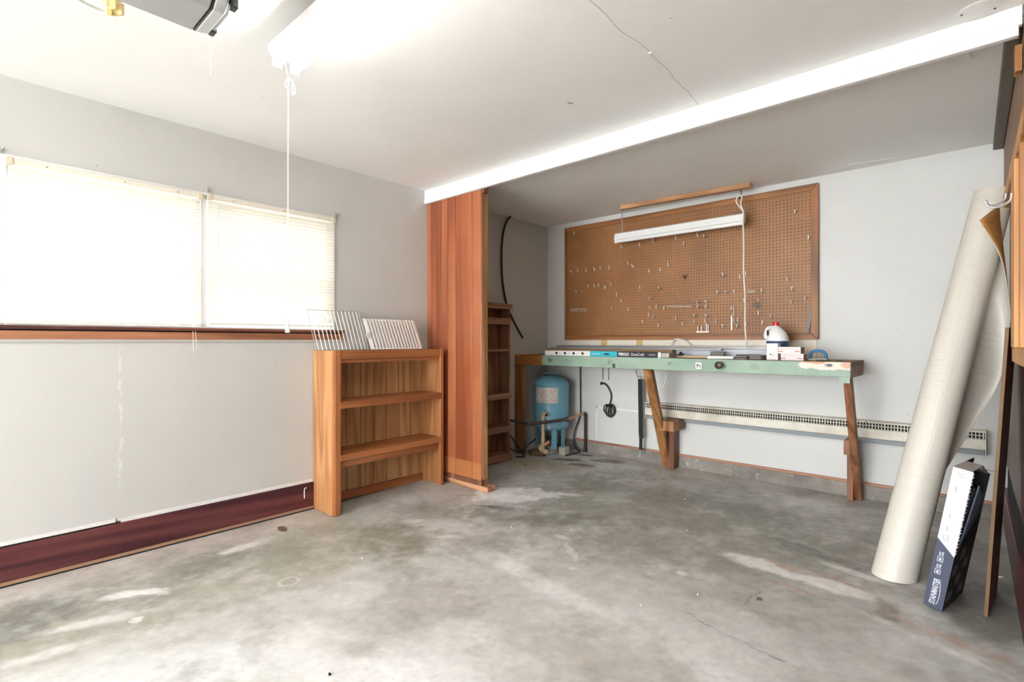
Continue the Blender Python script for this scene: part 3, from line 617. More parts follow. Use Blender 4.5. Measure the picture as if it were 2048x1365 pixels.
# ------------------------------------------------------------------ front bookcase
BK = thing('bookcase', 'orange oak low bookcase with two shelves against the grey wall', 'bookcase', (.14, 2.21, .003))
y0, y1, H, XF = 1.730, 2.690, 1.108, .283
bm = NB(); box(bm, .004, XF-.022, y0, y0+.022, .003, H-.004); obj('side_panel', bm, mOak, BK, bevel=.002)
bm = NB(); box(bm, .004, XF-.022, y1-.022, y1, .012, H-.004); obj('side_panel', bm, mOak, BK, bevel=.002)
bm = NB(); prism(bm, [(XF-.022,y0),(XF-.008,y0+.002),(XF,y0+.016),(XF,y0+.052),(XF-.006,y0+.06),(XF-.022,y0+.06)], 'z', .003, H); obj('stile', bm, mOakF, BK, bevel=.002)
bm = NB(); prism(bm, [(XF-.022,y1),(XF-.008,y1-.002),(XF,y1-.012),(XF,y1-.036),(XF-.006,y1-.044),(XF-.022,y1-.044)], 'z', .012, H); obj('stile', bm, mOakF, BK, bevel=.002)
rl = obj('top_rail', B1(XF-.022, XF-.002, y0+.060, y1-.044, H-.062, H-.004), mOakFy, BK, bevel=.003)
obj('rail_bead', B1(XF-.022, XF-.010, y0+.060, y1-.044, H-.088, H-.064), mOakFy, rl, bevel=.003)
obj('rail_groove', B1(XF-.003, XF+.001, y0+.060, y1-.044, H-.034, H-.029), mOakFy, rl)
obj('top_board', B1(.004, XF-.022, y0+.022, y1-.022, H-.024, H-.004), mOakFy, BK)
for z, th in ((.757,.045), (.402,.040)):
    sh = obj('shelf', B1(.020, XF-.012, y0+.022, y1-.022, z-.022, z), mOakFy, BK)
    obj('shelf_edge', B1(XF-.012, XF+.003, y0+.050, y1-.034, z-th, z+.001), mOakFy, sh, bevel=.004)
obj('shelf_apron', B1(XF-.035, XF-.020, y0+.022, y1-.022, .312, .362), mOakFy, BK, bevel=.002)
n = 8; xs = [y0+.022 + (y1-y0-.044)*k/n for k in range(n+1)]
for a, b in zip(xs, xs[1:]): obj('back_plank', B1(.008, .018, a+.002, b-.002, .03, H-.024), mOakB, BK, bevel=.003)
obj('groove_back', B1(.005, .009, y0+.024, y1-.024, .035, H-.03), mVoid, BK)
obj('back_rail', B1(.012, .034, y0+.022, y1-.022, .014, .074), mOakFy, BK, bevel=.003)

# wire racks leaning on the wall on top of the bookcase
ZT = H-.004
rk = thing('oven_rack', 'thin silver wire oven rack leaning on the wall atop the bookcase', 'rack', (.10, 1.88, ZT))
def lean(t, y, xb=.175, xt=.045, z0=ZT+.004, z1=1.385): return (xb+(xt-xb)*t, y, z0+(z1-z0)*t)
bm = NB(); ya, yb = 1.665, 2.060
tube(bm, [lean(1,ya), lean(1,yb), lean(0,yb), lean(0,ya), lean(1,ya)], .0028, 6); obj('frame_wire', bm, mSteel, rk, smooth=True)
bm = NB(); tube(bm, [lean(0,0), lean(1,0)], .0022, 5); w0 = None
for k in range(13):
    y = ya + (yb-ya)*(k+.6)/13.3
    if w0 is None:
        bm2 = NB(); tube(bm2, [lean(0,y), lean(1,y)], .0028, 5); w0 = obj('rack_wire', bm2, mZinc, rk, smooth=True); yw = y
    else: inst(w0, rk, (0, y-yw, 0))
bm.free()
gr = thing('grill_grate', 'pale metal broiler grate with wide slats leaning beside the wire rack', 'grate', (.13, 2.32, ZT))
def lean2(t, y): return lean(t, y, .19, .075, ZT+.004, 1.335)
bm = NB(); ya, yb = 2.085, 2.535
for t in (.02, .97): beam(bm, lean2(t,ya), lean2(t,yb), .012, .008, (1,0,.4))
for y in (ya, yb): beam(bm, lean2(0,y), lean2(1,y), .010, .010, (1,0,0))
obj('grate_frame', bm, mZinc, gr); s0 = None; ns = 16
for k in range(ns):
    y = ya + (yb-ya)*(k+.5)/ns
    if s0 is None:
        bm = NB(); beam(bm, Vector(lean2(.0,y))+Vector((.006,0,0)), Vector(lean2(1.,y))+Vector((.006,0,0)),   .0165, .006, (1,0,.4)); s0 = obj('grate_slat', bm, mZinc, gr, bevel=.002); yw = y
    else: inst(s0, gr, (0, y-yw, 0))
bm = NB(); prism(bm, [(2.055,1.215),(2.070,1.235),(2.09,1.235),(2.09,1.18),(2.075,1.185)], 'x', .150, .156); obj('tab', bm, mZinc, gr)

# ------------------------------------------------------------------ panelled partition
pt = thing('partition', 'red-brown wood panelled stub partition beside the bookcase', 'partition', (.33, 2.78, .02))
ed = [.004,.057,.120,.185,.265,.360,.550,.650]
for a, b in zip(ed, ed[1:]): obj('plank', B1(a+.002, b-.002, 2.738, 2.745, .105, ZA-.002), mPanel, pt, bevel=.003)
obj('stud', B1(.612, .650, 2.746, 2.812, .105, 2.30), mStud, pt, bevel=.003)
obj('stud', B1(.004, .042, 2.746, 2.812, .105, ZA-.002), mStud, pt)
obj('top_block', B1(.618, .672, 2.746, 2.80, 2.30, ZA-.002), mLeg, pt, bevel=.002)
obj('groove_back', B1(.006, .645, 2.7445, 2.7455, .106, ZA-.004), mVoid, pt)
obj('rear_panel', B1(.004, .62, 2.813, 2.819, .105, ZA-.002), mRear, pt)
obj('bottom_plate', B1(.004, .640, 2.748, 2.830, .060, .104), mLeg, pt, bevel=.003)
obj('sill_plate', B1(.004, .705, 2.752, 2.842, .0185, .060), mPlate, pt, bevel=.006)
obj('bolt_plate', B1(.636, .651, 2.742, 2.752, .098, .125), mDarkSteel, pt)

# ------------------------------------------------------------------ tall shallow shelves behind the partition
RS = thing('tall_shelf', 'tall narrow dark wood shelf unit behind the partition', 'shelf', (.08, 3.3, .034))
a, b = 2.96, 3.622
obj('side_panel', B1(.004, .15, b-.02, b, .036, 1.47), mRear, RS, bevel=.002); obj('side_panel', B1(.004, .15, a, a+.02, .030, 1.47), mRear, RS, bevel=.002)
ps = [a+.02, 3.10, 3.25, 3.40, b-.02]
for p, q in zip(ps, ps[1:]): obj('back_plank', B1(.004, .012, p+.001, q-.001, .06, 1.47), mRear, RS, bevel=.0015)
obj('top_board', B1(.002, .172, a-.01, b+.012, 1.472, 1.522), mRearY, RS, bevel=.004)
for z0, z1, d in ((1.325,1.385,.16), (1.072,1.096,.152), (.625,.675,.16), (.310,.370,.16), (.040,.108,.16)):
    s = obj('shelf', B1(.013, d-.02, a+.02, b-.02, z1-.02, z1), mRearY, RS); obj('shelf_lip', B1(d-.02, d, a-.002, b+.002, z0, z1), mRearY, s, bevel=.003)

# black hose hanging from the alcove ceiling
bm = NB(); tube(bm, smooth_path([(.03,3.758,ZA),(.03,3.70,2.34),(.03,3.655,2.24),(.03,3.632,2.10),(.03,3.627,1.95),(.032,3.637,1.76),(.035,3.678,1.571),(.04,3.765,1.402),(.045,3.924,1.20)], 5), .0115, 10)
tag(obj('black_hose', bm, mBlack, smooth=True), 'black hose curving down the alcove wall from the ceiling', 'hose')

# ------------------------------------------------------------------ pegboard
pg = thing('pegboard', 'large brown framed pegboard on the back wall above the bench', 'pegboard', (1.413, YB-.01, 1.182))
X0, X1, Z0, Z1 = .251, 2.577, 1.182, 2.350
o = obj('panel', B1(X0+.02, X1-.02, YB-.022, YB-.008, Z0+.02, Z1-.02), mPeg, pg)
me = o.data; me.transform(Matrix.Translation((0, 0, 0)))
def rail(name, poly, m): bm = NB(); prism(bm, poly, 'y', YB-.034, YB-.004); obj(name, bm, m, pg, bevel=.003)
w_ = .048
rail('frame_rail', [(X0,Z0),(X1,Z0),(X1-w_,Z0+w_),(X0+w_*.55,Z0+w_)], mPegFrame); rail('frame_rail', [(X0,Z1),(X0+w_*.55,Z1-w_),(X1-w_,Z1-w_),(X1,Z1)], mPegFrame)
rail('frame_stile', [(X0,Z0),(X0+w_*.55,Z0+w_),(X0+w_*.55,Z1-w_),(X0,Z1)], mPegFrameZ); rail('frame_stile', [(X1,Z0),(X1,Z1),(X1-w_,Z1-w_),(X1-w_,Z0+w_)], mPegFrameZ)
YH = YB-.022
HK = [(0.385,2.284),(0.934,2.074),(1.124,2.069),(1.261,2.088),(1.475,2.086),(1.548,2.022),(1.668,2.086),(1.007,1.906),(1.054,1.881),(1.407,1.858),(1.216,1.812),(1.33,1.816),(0.341,1.894),(0.435,1.889),(0.532,1.887),(0.622,1.888),(0.698,1.886),(0.793,1.885),(0.408,1.679),(0.485,1.675),(0.556,1.724),(0.628,1.723),(0.676,1.723),(0.742,1.699),(0.814,1.725),(0.875,1.618),(0.937,1.555),(0.836,1.489),(1.007,1.472),(1.124,1.668),(1.227,1.481),(1.289,1.482),(1.361,1.461),(1.219,1.414),(1.263,1.392),(1.148,1.343),(1.315,1.315),(1.475,1.368),(1.544,1.32),(1.974,1.573),(2.187,1.568),(2.165,1.501),(2.162,1.39),(2.259,1.361),(2.187,1.314),(2.074,1.308),(1.834,1.335),(1.976,1.386),(1.974,1.43),(1.948,1.436),(1.978,1.337),(2.003,1.339),(1.645,1.34),(1.736,1.338),(2.377,1.645),(2.4,1.569),(2.403,1.47),(2.499,1.493),(2.425,2.153),(2.515,1.944),(2.023,1.692),(2.067,1.713)]
HD = [(1.725,2.062),(1.315,1.647),(1.219,1.558),(1.668,1.502),(1.74,1.501),(1.668,1.459),(1.74,1.458),(1.639,1.384),(1.74,1.381),(1.834,1.574),(1.905,1.572),(2.049,1.496),(1.88,1.29),(1.997,1.286),(1.882,1.718)]
bm = NB(); tube(bm, smooth_path([(0,-.0005,.004),(0,-.012,.0),(0,-.022,-.012),(0,-.030,.0),(0,-.032,.022)], 3), .0028, 6)
h0 = tag(obj('peg_hook', bm, mZinc, smooth=True, base=False), 'one of the small J-shaped metal hooks scattered over the pegboard', 'hook', 'single hooks scattered on the pegboard')
ORD = ['first','second','third','fourth','fifth','sixth','seventh','eighth','ninth','tenth','eleventh','twelfth','thirteenth','fourteenth','fifteenth']
HL = {0: 'lone J hook in the upper left corner of the pegboard', 25: 'J hook right of the lower left cluster, sloping below it', 26: 'J hook low left, alone between cluster and nine-peg row',
      54: 'short J hook right of the cord, above the bleach jug', 55: 'J hook right of the cord, second one down above the jug', 56: 'J hook right of the cord, third one down above the jug', 57: 'J hook beside the right pegboard frame at mid height',
      58: 'lone J hook high in the right part of the pegboard', 59: 'J hook against the right frame, upper half', 60: 'dark J hook just left of the hanging cord', 61: 'J hook just right of the hanging cord at mid height'}
for k, i_ in enumerate((1,2,3,4,5,6)): HL[i_] = f'{ORD[k]} from left of the six J hooks just below the hanging light'
for k, i_ in enumerate((7,8,10,11,9)): HL[i_] = f'{ORD[k]} from left of five J hooks in the pegboard centre'
for k, i_ in enumerate(range(12,18)): HL[i_] = f'{ORD[k]} from left in the upper left row of six J hooks'
for k, i_ in enumerate((18,19)): HL[i_] = ('left','right')[k] + ' hook of the pair under the upper left row'
for k, i_ in enumerate(range(20,25)): HL[i_] = f'{ORD[k]} from left in the row of five hooks below the six-hook row'
TENS = ORD + ['sixteenth','seventeenth','eighteenth','nineteenth','twentieth'] + ['twenty-' + q for q in ORD[:9]]
for k, i_ in enumerate(sorted((i_ for i_ in range(len(HK)) if i_ not in HL), key=lambda q: HK[q])): HL[i_] = f'{TENS[k]} from left of the J hooks scattered over the lower middle pegboard'
for i, (x, z) in enumerate(HK):
    h = h0 if i == 0 else inst(h0, None)
    h.location = (x, YH, z-.004); h.rotation_euler = (0, R(random.uniform(-8,8)), R(random.uniform(-14,14)))
    h['label'] = HL[i]
bm = NB(); tube(bm, [(-.028,-.003,0),(.028,-.003,0)], .0026, 6); obj_b = bm
h1 = thing('cross_hook', 'one of the cross-shaped double metal hooks low on the pegboard', 'hook', (HD[0][0], YH, HD[0][1]), group='cross-shaped hooks on the pegboard')
obj('cross_bar', bm, mDarkSteel, h1, local=True)
bm = NB(); tube(bm, smooth_path([(0,-.003,.02),(0,-.006,.0),(0,-.020,-.012),(0,-.030,0),(0,-.034,.02)], 3), .0028, 6); obj('hook_wire', bm, mZinc, h1, local=True, smooth=True)
HS = sorted(HD)
h1.location = (HS[0][0], YH, HS[0][1]); h1['label'] = 'first cross-shaped double hook counted from the left of the pegboard'
for k, (x, z) in enumerate(HS[1:]): copy_tree(h1, (x, YH, z), f'{ORD[k+1]} cross-shaped double hook counted from the left of the pegboard')
bm = NB(); tube(bm, smooth_path([(0,-.0005,.012),(0,-.016,.010),(0,-.022,-.012),(0,-.014,-.018)], 3), .0034, 6)
r0 = tag(obj('row_peg', bm, mZinc, smooth=True, base=False), 'one of nine metal pegs in a tight row at lower left of the pegboard', 'hook', 'row of nine pegs on the pegboard')
for i in range(9):
    h = r0 if i == 0 else inst(r0, None)
    h.location = (.341 + .0239*i, YH, 1.492-.001*i); h['label'] = f'{ORD[i]} peg from left in the tight row of nine at lower left'
tb = thing('tool_bar', 'long horizontal wire tool holder low in the middle of the pegboard', 'tool holder', (1.512, YH, 1.474))
bm = NB(); tube(bm, [(1.403,YH-.03,1.479),(1.621,YH-.03,1.469)], .0035, 6); obj('bar', bm, mZinc, tb)
for k in range(8):
    x = 1.405 + .0305*k; bm = NB(); tube(bm, [(x,YH,1.492),(x,YH-.03,1.478),(x,YH-.038,1.462),(x,YH-.045,1.472)], .0024, 5); obj('prong', bm, mZinc, tb)
bm = NB(); box(bm, 1.944, 1.956, YH-.012, YH-.0005, 1.256, 1.382); tag(obj('hanging_rod', bm, mZinc, bevel=.003), 'flat metal rod hanging upright near the white cord on the pegboard', 'rod')
bm = NB(); beam(bm, (2.505,YH-.02,1.232), (2.532,YH-.006,1.43), .022, .003, (0,1,0)); tag(obj('metal_strip', bm, mDarkSteel), 'thin grey metal strip leaning in the lower right pegboard corner', 'strip')
bm = NB(); tube(bm, [(1.535,YH-.01,1.742),(1.572,YH-.012,1.742),(1.556,YH-.012,1.715),(1.535,YH-.01,1.742)], .004, 6); tag(obj('triangle_hook', bm, mDarkSteel), 'dark triangular wire hook in the centre of the pegboard', 'hook')
bm = NB(); tube(bm, smooth_path([(2.14,YH-.004,1.57),(2.10,YH-.02,1.575),(2.08,YH-.028,1.565),(2.13,YH-.022,1.562)], 3), .003, 6); tag(obj('twisted_hook', bm, mZinc), 'twisted wire hook right of the hanging cord on the pegboard', 'hook')
tc = thing('bit_holder', 'cluttered bright metal holder at the foot of the pegboard', 'tool holder', (1.70, YH, 1.25))
bm = NB(); box(bm, 1.655, 1.765, YH-.016, YH-.0005, 1.243, 1.252); obj('plate', bm, mZinc, tc)
for x, z, l in ((1.668,1.252,.05),(1.70,1.252,.045),(1.742,1.252,.07),(1.757,1.252,.06)): bm = NB(); tube(bm, [(x,YH-.01,z),(x+.003,YH-.018,z+l)], .0045, 6); obj('post', bm, mZinc, tc)

# cream strip and tape under the pegboard
cs = struct('trim_6', B1(.275, 2.56, YB-.006, YB, 1.04, 1.180), mCream, 'cream strip of wall under the pegboard')
for x in (.682, 1.068): struct('tape_patch', B1(x, x+.066, YB-.0085, YB-.006, 1.11, 1.18), mTape, parent=cs)
# ------------------------------------------------------------------ hanging light above the bench
bt = obj('ceiling_batten', NB(), mBatten); bpy.data.objects.remove(bt)
bm = NB(); beam(bm, (1.05,4.135,ZA-.020), (2.145,4.215,ZA-.020), .042, .038); tag(obj('ceiling_batten', bm, mBatten, bevel=.003), 'pine batten on the alcove ceiling above the hanging light', 'batten')
hl = thing('hanging_light', 'unlit white strip light hanging in front of the pegboard', 'light', (1.53, 4.19, 2.085))
bm = NB(); prism(bm, [(4.155,2.105),(4.163,2.160),(4.178,2.168),(4.212,2.168),(4.227,2.160),(4.235,2.105)], 'x', .962, 2.10); obj('housing', bm, mWhiteMetal, hl, bevel=.002)
bm = NB(); tube(bm, [(.972,4.178,2.092),(2.09,4.178,2.092)], .0155, 12); obj('tube', bm, mTubeOff, hl, smooth=True)
for x in (.960, 2.088): obj('tube_socket', B1(x, x+.013, 4.165, 4.191, 2.076, 2.106), mWhitePl, hl, bevel=.002)
bm = NB(); lathe(bm, [(.006,0),(.006,.008)], 8, (2.104,4.178,2.088)); obj('brass_pin', bm, mSocket, hl)
obj('end_plate', B1(2.098, 2.101, 4.156, 4.234, 2.104, 2.166), mWhiteMetal, hl)
bm = NB(); tube(bm, [(1.04,4.16,2.367),(1.042,4.165,2.30),(1.036,4.17,2.29),(1.04,4.175,2.168)], .0045, 6); obj('hanger_wire', bm, mSteel, hl)
bm = NB(); tube(bm, smooth_path([(2.075,4.195,2.367),(2.082,4.19,2.335),(2.066,4.19,2.31),(2.070,4.188,2.29),(2.085,4.19,2.30)], 4), .004, 6); tube(bm, [(2.075,4.19,2.30),(2.085,4.192,2.168)], .002, 5); obj('hanger_hook', bm, mDarkSteel, hl, smooth=True)
bm = NB(); tube(bm, smooth_path([(2.104,4.20,2.14),(2.10,4.17,2.18),(2.05,4.175,2.26),(2.052,4.18,2.295),(2.072,4.18,2.312),(2.09,4.175,2.29),(2.085,4.165,2.24),(2.108,4.15,2.17),(2.108,4.145,2.09)], 5), .005, 8)
tube(bm, smooth_path([(2.108,4.145,2.10),(2.112,4.15,1.9),(2.108,4.16,1.7),(2.116,4.17,1.5),(2.112,4.18,1.3),(2.118,4.19,1.16)], 5), .0055, 8); obj('power_cord', bm, mWhiteCord, hl, smooth=True)
bm = NB(); lathe(bm, [(.009,.05),(.008,.048),(.006,.0),(.003,-.01)], 8, (2.119,4.192,1.115)); obj('plug', bm, plain('grey_plug', (.6,.6,.6), .4), hl)

# ------------------------------------------------------------------ workbench
WB = thing('workbench', 'long workbench with worn green fascia along the back wall', 'workbench', (1.43, 4.1, .045))
BX0, BX1, BY = .006, 2.855, 3.85
bm = NB(); box(bm, -1.424, 1.425, -.0, .030, 0, .096); fa = obj('fascia', bm, mGreen, WB, local=True, bevel=.003); fa.location = (0, BY-4.1, .9375-.045)
ysb = [BY+.031, 3.97, 4.115, 4.255, YB-.008]
for p, q in zip(ysb, ysb[1:]): obj('top_board', B1(BX0, BX1, p+.001, q-.001, 1.002, 1.034), mTop, WB, bevel=.002)
obj('end_board', B1(BX1-.038, BX1, BY+.031, YB-.045, .930, 1.002), mLeg, WB, bevel=.004)
obj('rear_rail', B1(BX0, BX1-.04, YB-.045, YB-.003, .93, 1.001), mLeg, WB)
for x in (.75, 1.40, 2.1): obj('cross_joist', B1(x, x+.038, BY+.031, YB-.046, .935, 1.001), mLeg, WB)
bm = NB(); beam(bm, (.055,3.895,.936), (.062,3.885,.046), .085, .045, (0,1,0)); obj('leg', bm, mLegO, WB, bevel=.003)
obj('corner_post', B1(.004, .016, BY-.002, 3.93, .05, 1.03), mLegO, WB)
bm = NB(); beam(bm, (1.435,3.905,.936), (1.405,4.33,.052), .075, .045, (0,1,.35)); obj('leg', bm, mLegO, WB, bevel=.003)
bm = NB(); beam(bm, (2.832,3.905,.930), (2.832,4.335,.052), .045, .065, (0,1,.35)); obj('leg', bm, mLeg, WB, bevel=.003)
obj('post', B1(1.425, 1.495, 4.26, 4.345, .050, .40), mLeg, WB, bevel=.003); obj('block', B1(1.425, 1.555, 4.13, 4.345, .40, .485), mLegO, WB, bevel=.003)
obj('post', B1(2.775, 2.812, 4.24, 4.345, .050, .40), mLeg, WB, bevel=.003); obj('block', B1(2.768, 2.809, 4.16, 4.345, .385, .485), mLeg, WB, bevel=.003)
obj('green_cleat', B1(2.79, 2.852, BY-.002, BY+.012, .90, .938), plain('green_paint', srgb(142,166,146), .5), WB)
obj('cleat', B1(1.13, 1.155, BY-.004, BY+.001, .938, .975), mDarkSteel, WB)
bm = NB(); tube(bm, [(2.047,BY-.002,.992),(2.047,BY-.022,.992),(2.047,BY-.03,.992),(2.047,BY-.055,.992),(2.047,BY-.062,.992)], [.010,.012,.026,.028,.018], 16); obj('knob', bm, plain('dark_turned_knob', srgb(62,46,34), .4), WB, smooth=True)
sk = obj('sticker', B1(1.856, 1.902, BY-.0035, BY-.0003, .957, 1.006), mWhitePl, WB)
bm = NB()
for p in ([(1.868,.966),(1.869,.996)], [(1.869,.980),(1.880,.990),(1.889,.984),(1.893,.966)]): tube(bm, [(x, BY-.004, z) for x, z in p], .003, 5)
obj('ink_mark', bm, mInk, sk)

ZB = 1.0345
# long plank carton on the front of the bench
cb = thing('plank_carton', 'long thin white, teal and black flooring carton on the bench edge', 'carton', (.96, 3.93, ZB))
xa, xb_ = .372, 1.56; ya, yb = 3.875, 4.02; zt = ZB+.044
obj('white_section', B1(xa, .882, ya, yb, ZB, zt), mPinkCard, cb); obj('teal_section', B1(.882, 1.158, ya, yb, ZB, zt), mTeal, cb)
bs = obj('black_section', B1(1.158, 1.535, ya, yb, ZB, zt), mInk, cb); obj('end_section', B1(1.535, xb_, ya, yb, ZB, zt), mWhitePl, cb)
for k in range(4):
    x = .51 + .098*k; bm = NB(); lathe(bm, [(.013,0),(.013,.001)], 14); bmesh.ops.rotate(bm, matrix=Matrix.Rotation(R(90),3,'X'), verts=bm.verts); bmesh.ops.translate(bm, vec=(x, ya-.0002, ZB+.022), verts=bm.verts); obj('print_dot', bm, mInk, cb)
    obj('print_line', B1(x+.025, x+.06, ya-.0008, ya-.0001, ZB+.020, ZB+.024), mGreyCard, cb)
loc = lambda x, z: (x-.96, ya-3.93-.0006, z-ZB)
text('PERGO', .034, mPinkCard, cb, loc(1.172, ZB+.011), (R(90),0,0), bold=.0009, sx=.95)
text('DuraCraft', .034, mPinkCard, cb, loc(1.292, ZB+.011), (R(90),0,0), sx=.85)
text('COLLECTION', .014, mPinkCard, cb, loc(.90, ZB+.016), (R(90),0,0)); obj('print_bar', B1(1.03, 1.08, ya-.0008, ya-.0001, ZB+.014, ZB+.028), mInk, cb)
text('FLOORING', .014, mPinkCard, cb, loc(1.455, ZB+.016), (R(90),0,0), sx=.8)
ec = obj('grey_insert', B1(1.561, 1.625, ya+.01, yb-.01, ZB+.002, ZB+.036), mGreyCard, cb)
# laths and strips lying along the wall side of the bench
lab = ['thin grey metal strip lying furthest back on the bench', 'brown wooden strip lying behind the long carton', 'blue-white metal strip lying behind the small tiles', 'long grey strip lying on top of the brown strip']
for (xa, xb_, y, z, h, wd, m), l in zip(((.22,2.30,4.275,ZB,.092,.03,mLath), (.23,1.55,4.13,ZB,.060,.07,mLathB), (1.30,2.28,4.205,ZB,.066,.05,mLathW), (.26,1.95,4.13,ZB+.0605,.014,.05,mLath)), lab):
    bm = NB(); beam(bm, (xa,y,z+h/2), (xb_,y+.015,z+h/2), wd, h); tag(obj('lath', bm, m, bevel=.002), l, 'strip', 'strips on the workbench')
bm = NB(); beam(bm, (1.52,4.075,ZB+.008), (2.02,4.09,ZB+.008), .09, .016); tag(obj('raw_board', bm, mBoardW, bevel=.002), 'pale raw board lying flat behind the tile samples', 'board')
bm = NB(); tube(bm, smooth_path([(1.44,4.335,ZB+.02),(1.432,4.335,1.12),(1.455,4.338,1.175),(1.50,4.34,1.187),(1.57,4.34,1.165),(1.62,4.338,1.11),(1.60,4.338,1.06)], 6), .005, 8)
tag(obj('wire_loop', bm, mWhiteCord, smooth=True), 'loop of cream cable standing behind the bench strips', 'cable')
bm = NB(); tube(bm, smooth_path([(1.60,4.05,ZB+.022),(1.68,4.00,ZB+.020),(1.72,3.96,ZB+.035)], 5), .004, 6); lathe(bm, [(.018,0),(.02,.01),(.008,.03)], 10, (1.66,4.03,ZB+.0165)); tag(obj('black_plug', bm, mBlack, smooth=True), 'small black plug and lead by the carton end', 'plug')
# stacks of tile samples: each slab is its own thing
def stack(n, x, y, z, sx, sy, th, rot, label, mats):
    for k in range(n):
        bm = NB(); box(bm, -sx/2, sx/2, -sy/2, sy/2, 0, th)
        o = obj('tile_sample', bm, mats[k % len(mats)], base=False, bevel=.0008); o.location = (x+random.uniform(-.004,.004), y+random.uniform(-.004,.004), z+k*th+.0002*k); o.rotation_euler = (0,0,R(rot+random.uniform(-4,4)))
        tag(o, label[k] if isinstance(label, list) else label, 'tile', 'tile samples on the workbench')
o4 = ['lowest', 'second', 'third', 'topmost']
stack(4, 1.94, 4.085, ZB+.0165, .10, .075, .0085, 12, [f'{w} dark tile sample in the stack on the raw board' for w in o4], [mSlate2, mSlate])
stack(4, 2.19, 3.985, ZB, .095, .15, .0085, -14, [f'{w} grey tile sample in the middle stack on the bench' for w in o4], [mSlate2, mSlate])
stack(4, 2.277, 3.975, ZB, .085, .15, .008, -8, [f'{w} dark tile sample in the stack beside the white box' for w in o4], [mSlate, mSlate2])
bm = NB(); beam(bm, (1.93,3.895,ZB+.011), (2.10,3.955,ZB+.011), .07, .020); tag(obj('white_block', bm, mWhitePl, bevel=.002), 'flat white board offcut at the bench front edge', 'offcut')
bm = NB(); box(bm, 2.10, 2.15, 3.93, 3.96, ZB, ZB+.016); tag(obj('black_offcut', bm, mBlack, bevel=.002), 'small black offcut next to the white board', 'offcut')
wbx = thing('white_carton', 'upright white carton in front of the bleach jug', 'carton', (2.367, 3.99, ZB))
obj('carton_body', B1(2.330, 2.405, 3.955, 4.03, ZB, ZB+.118), mPinkCard, wbx, bevel=.001)
obj('print_mark', B1(2.352, 2.362, 3.9545, 3.955, ZB+.035, ZB+.045), mSlate, wbx); obj('print_mark', B1(2.370, 2.378, 3.9545, 3.955, ZB+.030, ZB+.038), mGreyCard, wbx)
for x0, z0, l, sd in ((2.428, ZB, 'lower pink-printed carton in the pair beside the white box', 0), (2.412, ZB+.047, 'upper pink-printed carton in the pair beside the white box', -.006)):
    c = thing('small_carton', l, 'carton', (x0+.07, 3.98, z0), group='pink-printed cartons on the bench')
    obj('carton_body', B1(x0, x0+.142, 3.94+sd, 4.04, z0, z0+.0465), mPinkCard, c, bevel=.001); yf = 3.94+sd
    obj('carton_end', B1(x0+.142, x0+.1425, yf+.001, 4.039, z0+.001, z0+.0455), mBrownCard, c)
    obj('print_band', B1(x0, x0+.03, yf-.0006, yf-.0001, z0+.012, z0+.018), mPinkInk, c); obj('print_band', B1(x0+.105, x0+.135, yf-.0006, yf-.0001, z0+.012, z0+.019), mPinkInk, c)
    obj('print_line', B1(x0+.006, x0+.135, yf-.0006, yf-.0001, z0+.030, z0+.034), plain('pale_pink_print', srgb(226,176,186), .6), c)
# bleach jug
jg = thing('bleach_jug', 'white plastic bleach jug with red cap and navy label', 'jug', (2.358, 4.13, ZB))
bm = NB(); prof = [(0,0),(.066,.0),(.072,.006),(.072,.155),(.071,.172),(.064,.195),(.050,.218),(.032,.236),(.021,.243),(.019,.252)]
rings = []; N = 28
for r, z in prof:
    q = []
    for k in range(N):
        a = 2*math.pi*k/N; sq = 1/max(abs(math.cos(a)), abs(math.sin(a))); f = 1 + (min(sq,1.25)-1)*.35*(1 if z < .16 else .2)
        ox = -.012*max(0, min(1, (z-.16)/.08)); q.append(bm.verts.new((2.358+ox+r*f*math.cos(a), 4.13+r*f*math.sin(a), ZB+z)))
    rings.append(q)
for a, b in zip(rings, rings[1:]):
    for k in range(N): bm.faces.new((a[k], a[(k+1)%N], b[(k+1)%N], b[k]))
bm.faces.new(rings[-1]); obj('bottle', bm, mWhitePl, jg, smooth=True)
bm = NB(); tube(bm, smooth_path([(2.325,4.125,ZB+.238),(2.298,4.11,ZB+.232),(2.286,4.10,ZB+.20),(2.285,4.095,ZB+.165),(2.30,4.10,ZB+.15)], 5), .012, 10); obj('handle', bm, mWhitePl, jg, smooth=True)
obj('handle_hole', B1(2.302, 2.312, 4.062, 4.075, ZB+.175, ZB+.215), mVoid, jg, bevel=.003)
bm = NB(); lathe(bm, [(.022,0),(.022,.024),(.018,.028),(0,.028)], 20, (2.346,4.13,ZB+.248)); obj('cap', bm, mRed, jg, smooth=True)
bm = NB()
for z0, z1, rr_ in ((.045,.135,.0735),):
    rg = []
    for z in (z0, z1):
        q = []
        for k in range(N):
            a = 2*math.pi*k/N; sq = 1/max(abs(math.cos(a)), abs(math.sin(a))); f = 1 + (min(sq,1.25)-1)*.35; q.append(bm.verts.new((2.358+rr_*f*math.cos(a), 4.13+rr_*f*math.sin(a), ZB+z)))
        rg.append(q)
    for k in range(N): bm.faces.new((rg[0][k], rg[0][(k+1)%N], rg[1][(k+1)%N], rg[1][k]))
obj('label_wrap', bm, mNavy, jg, smooth=True)
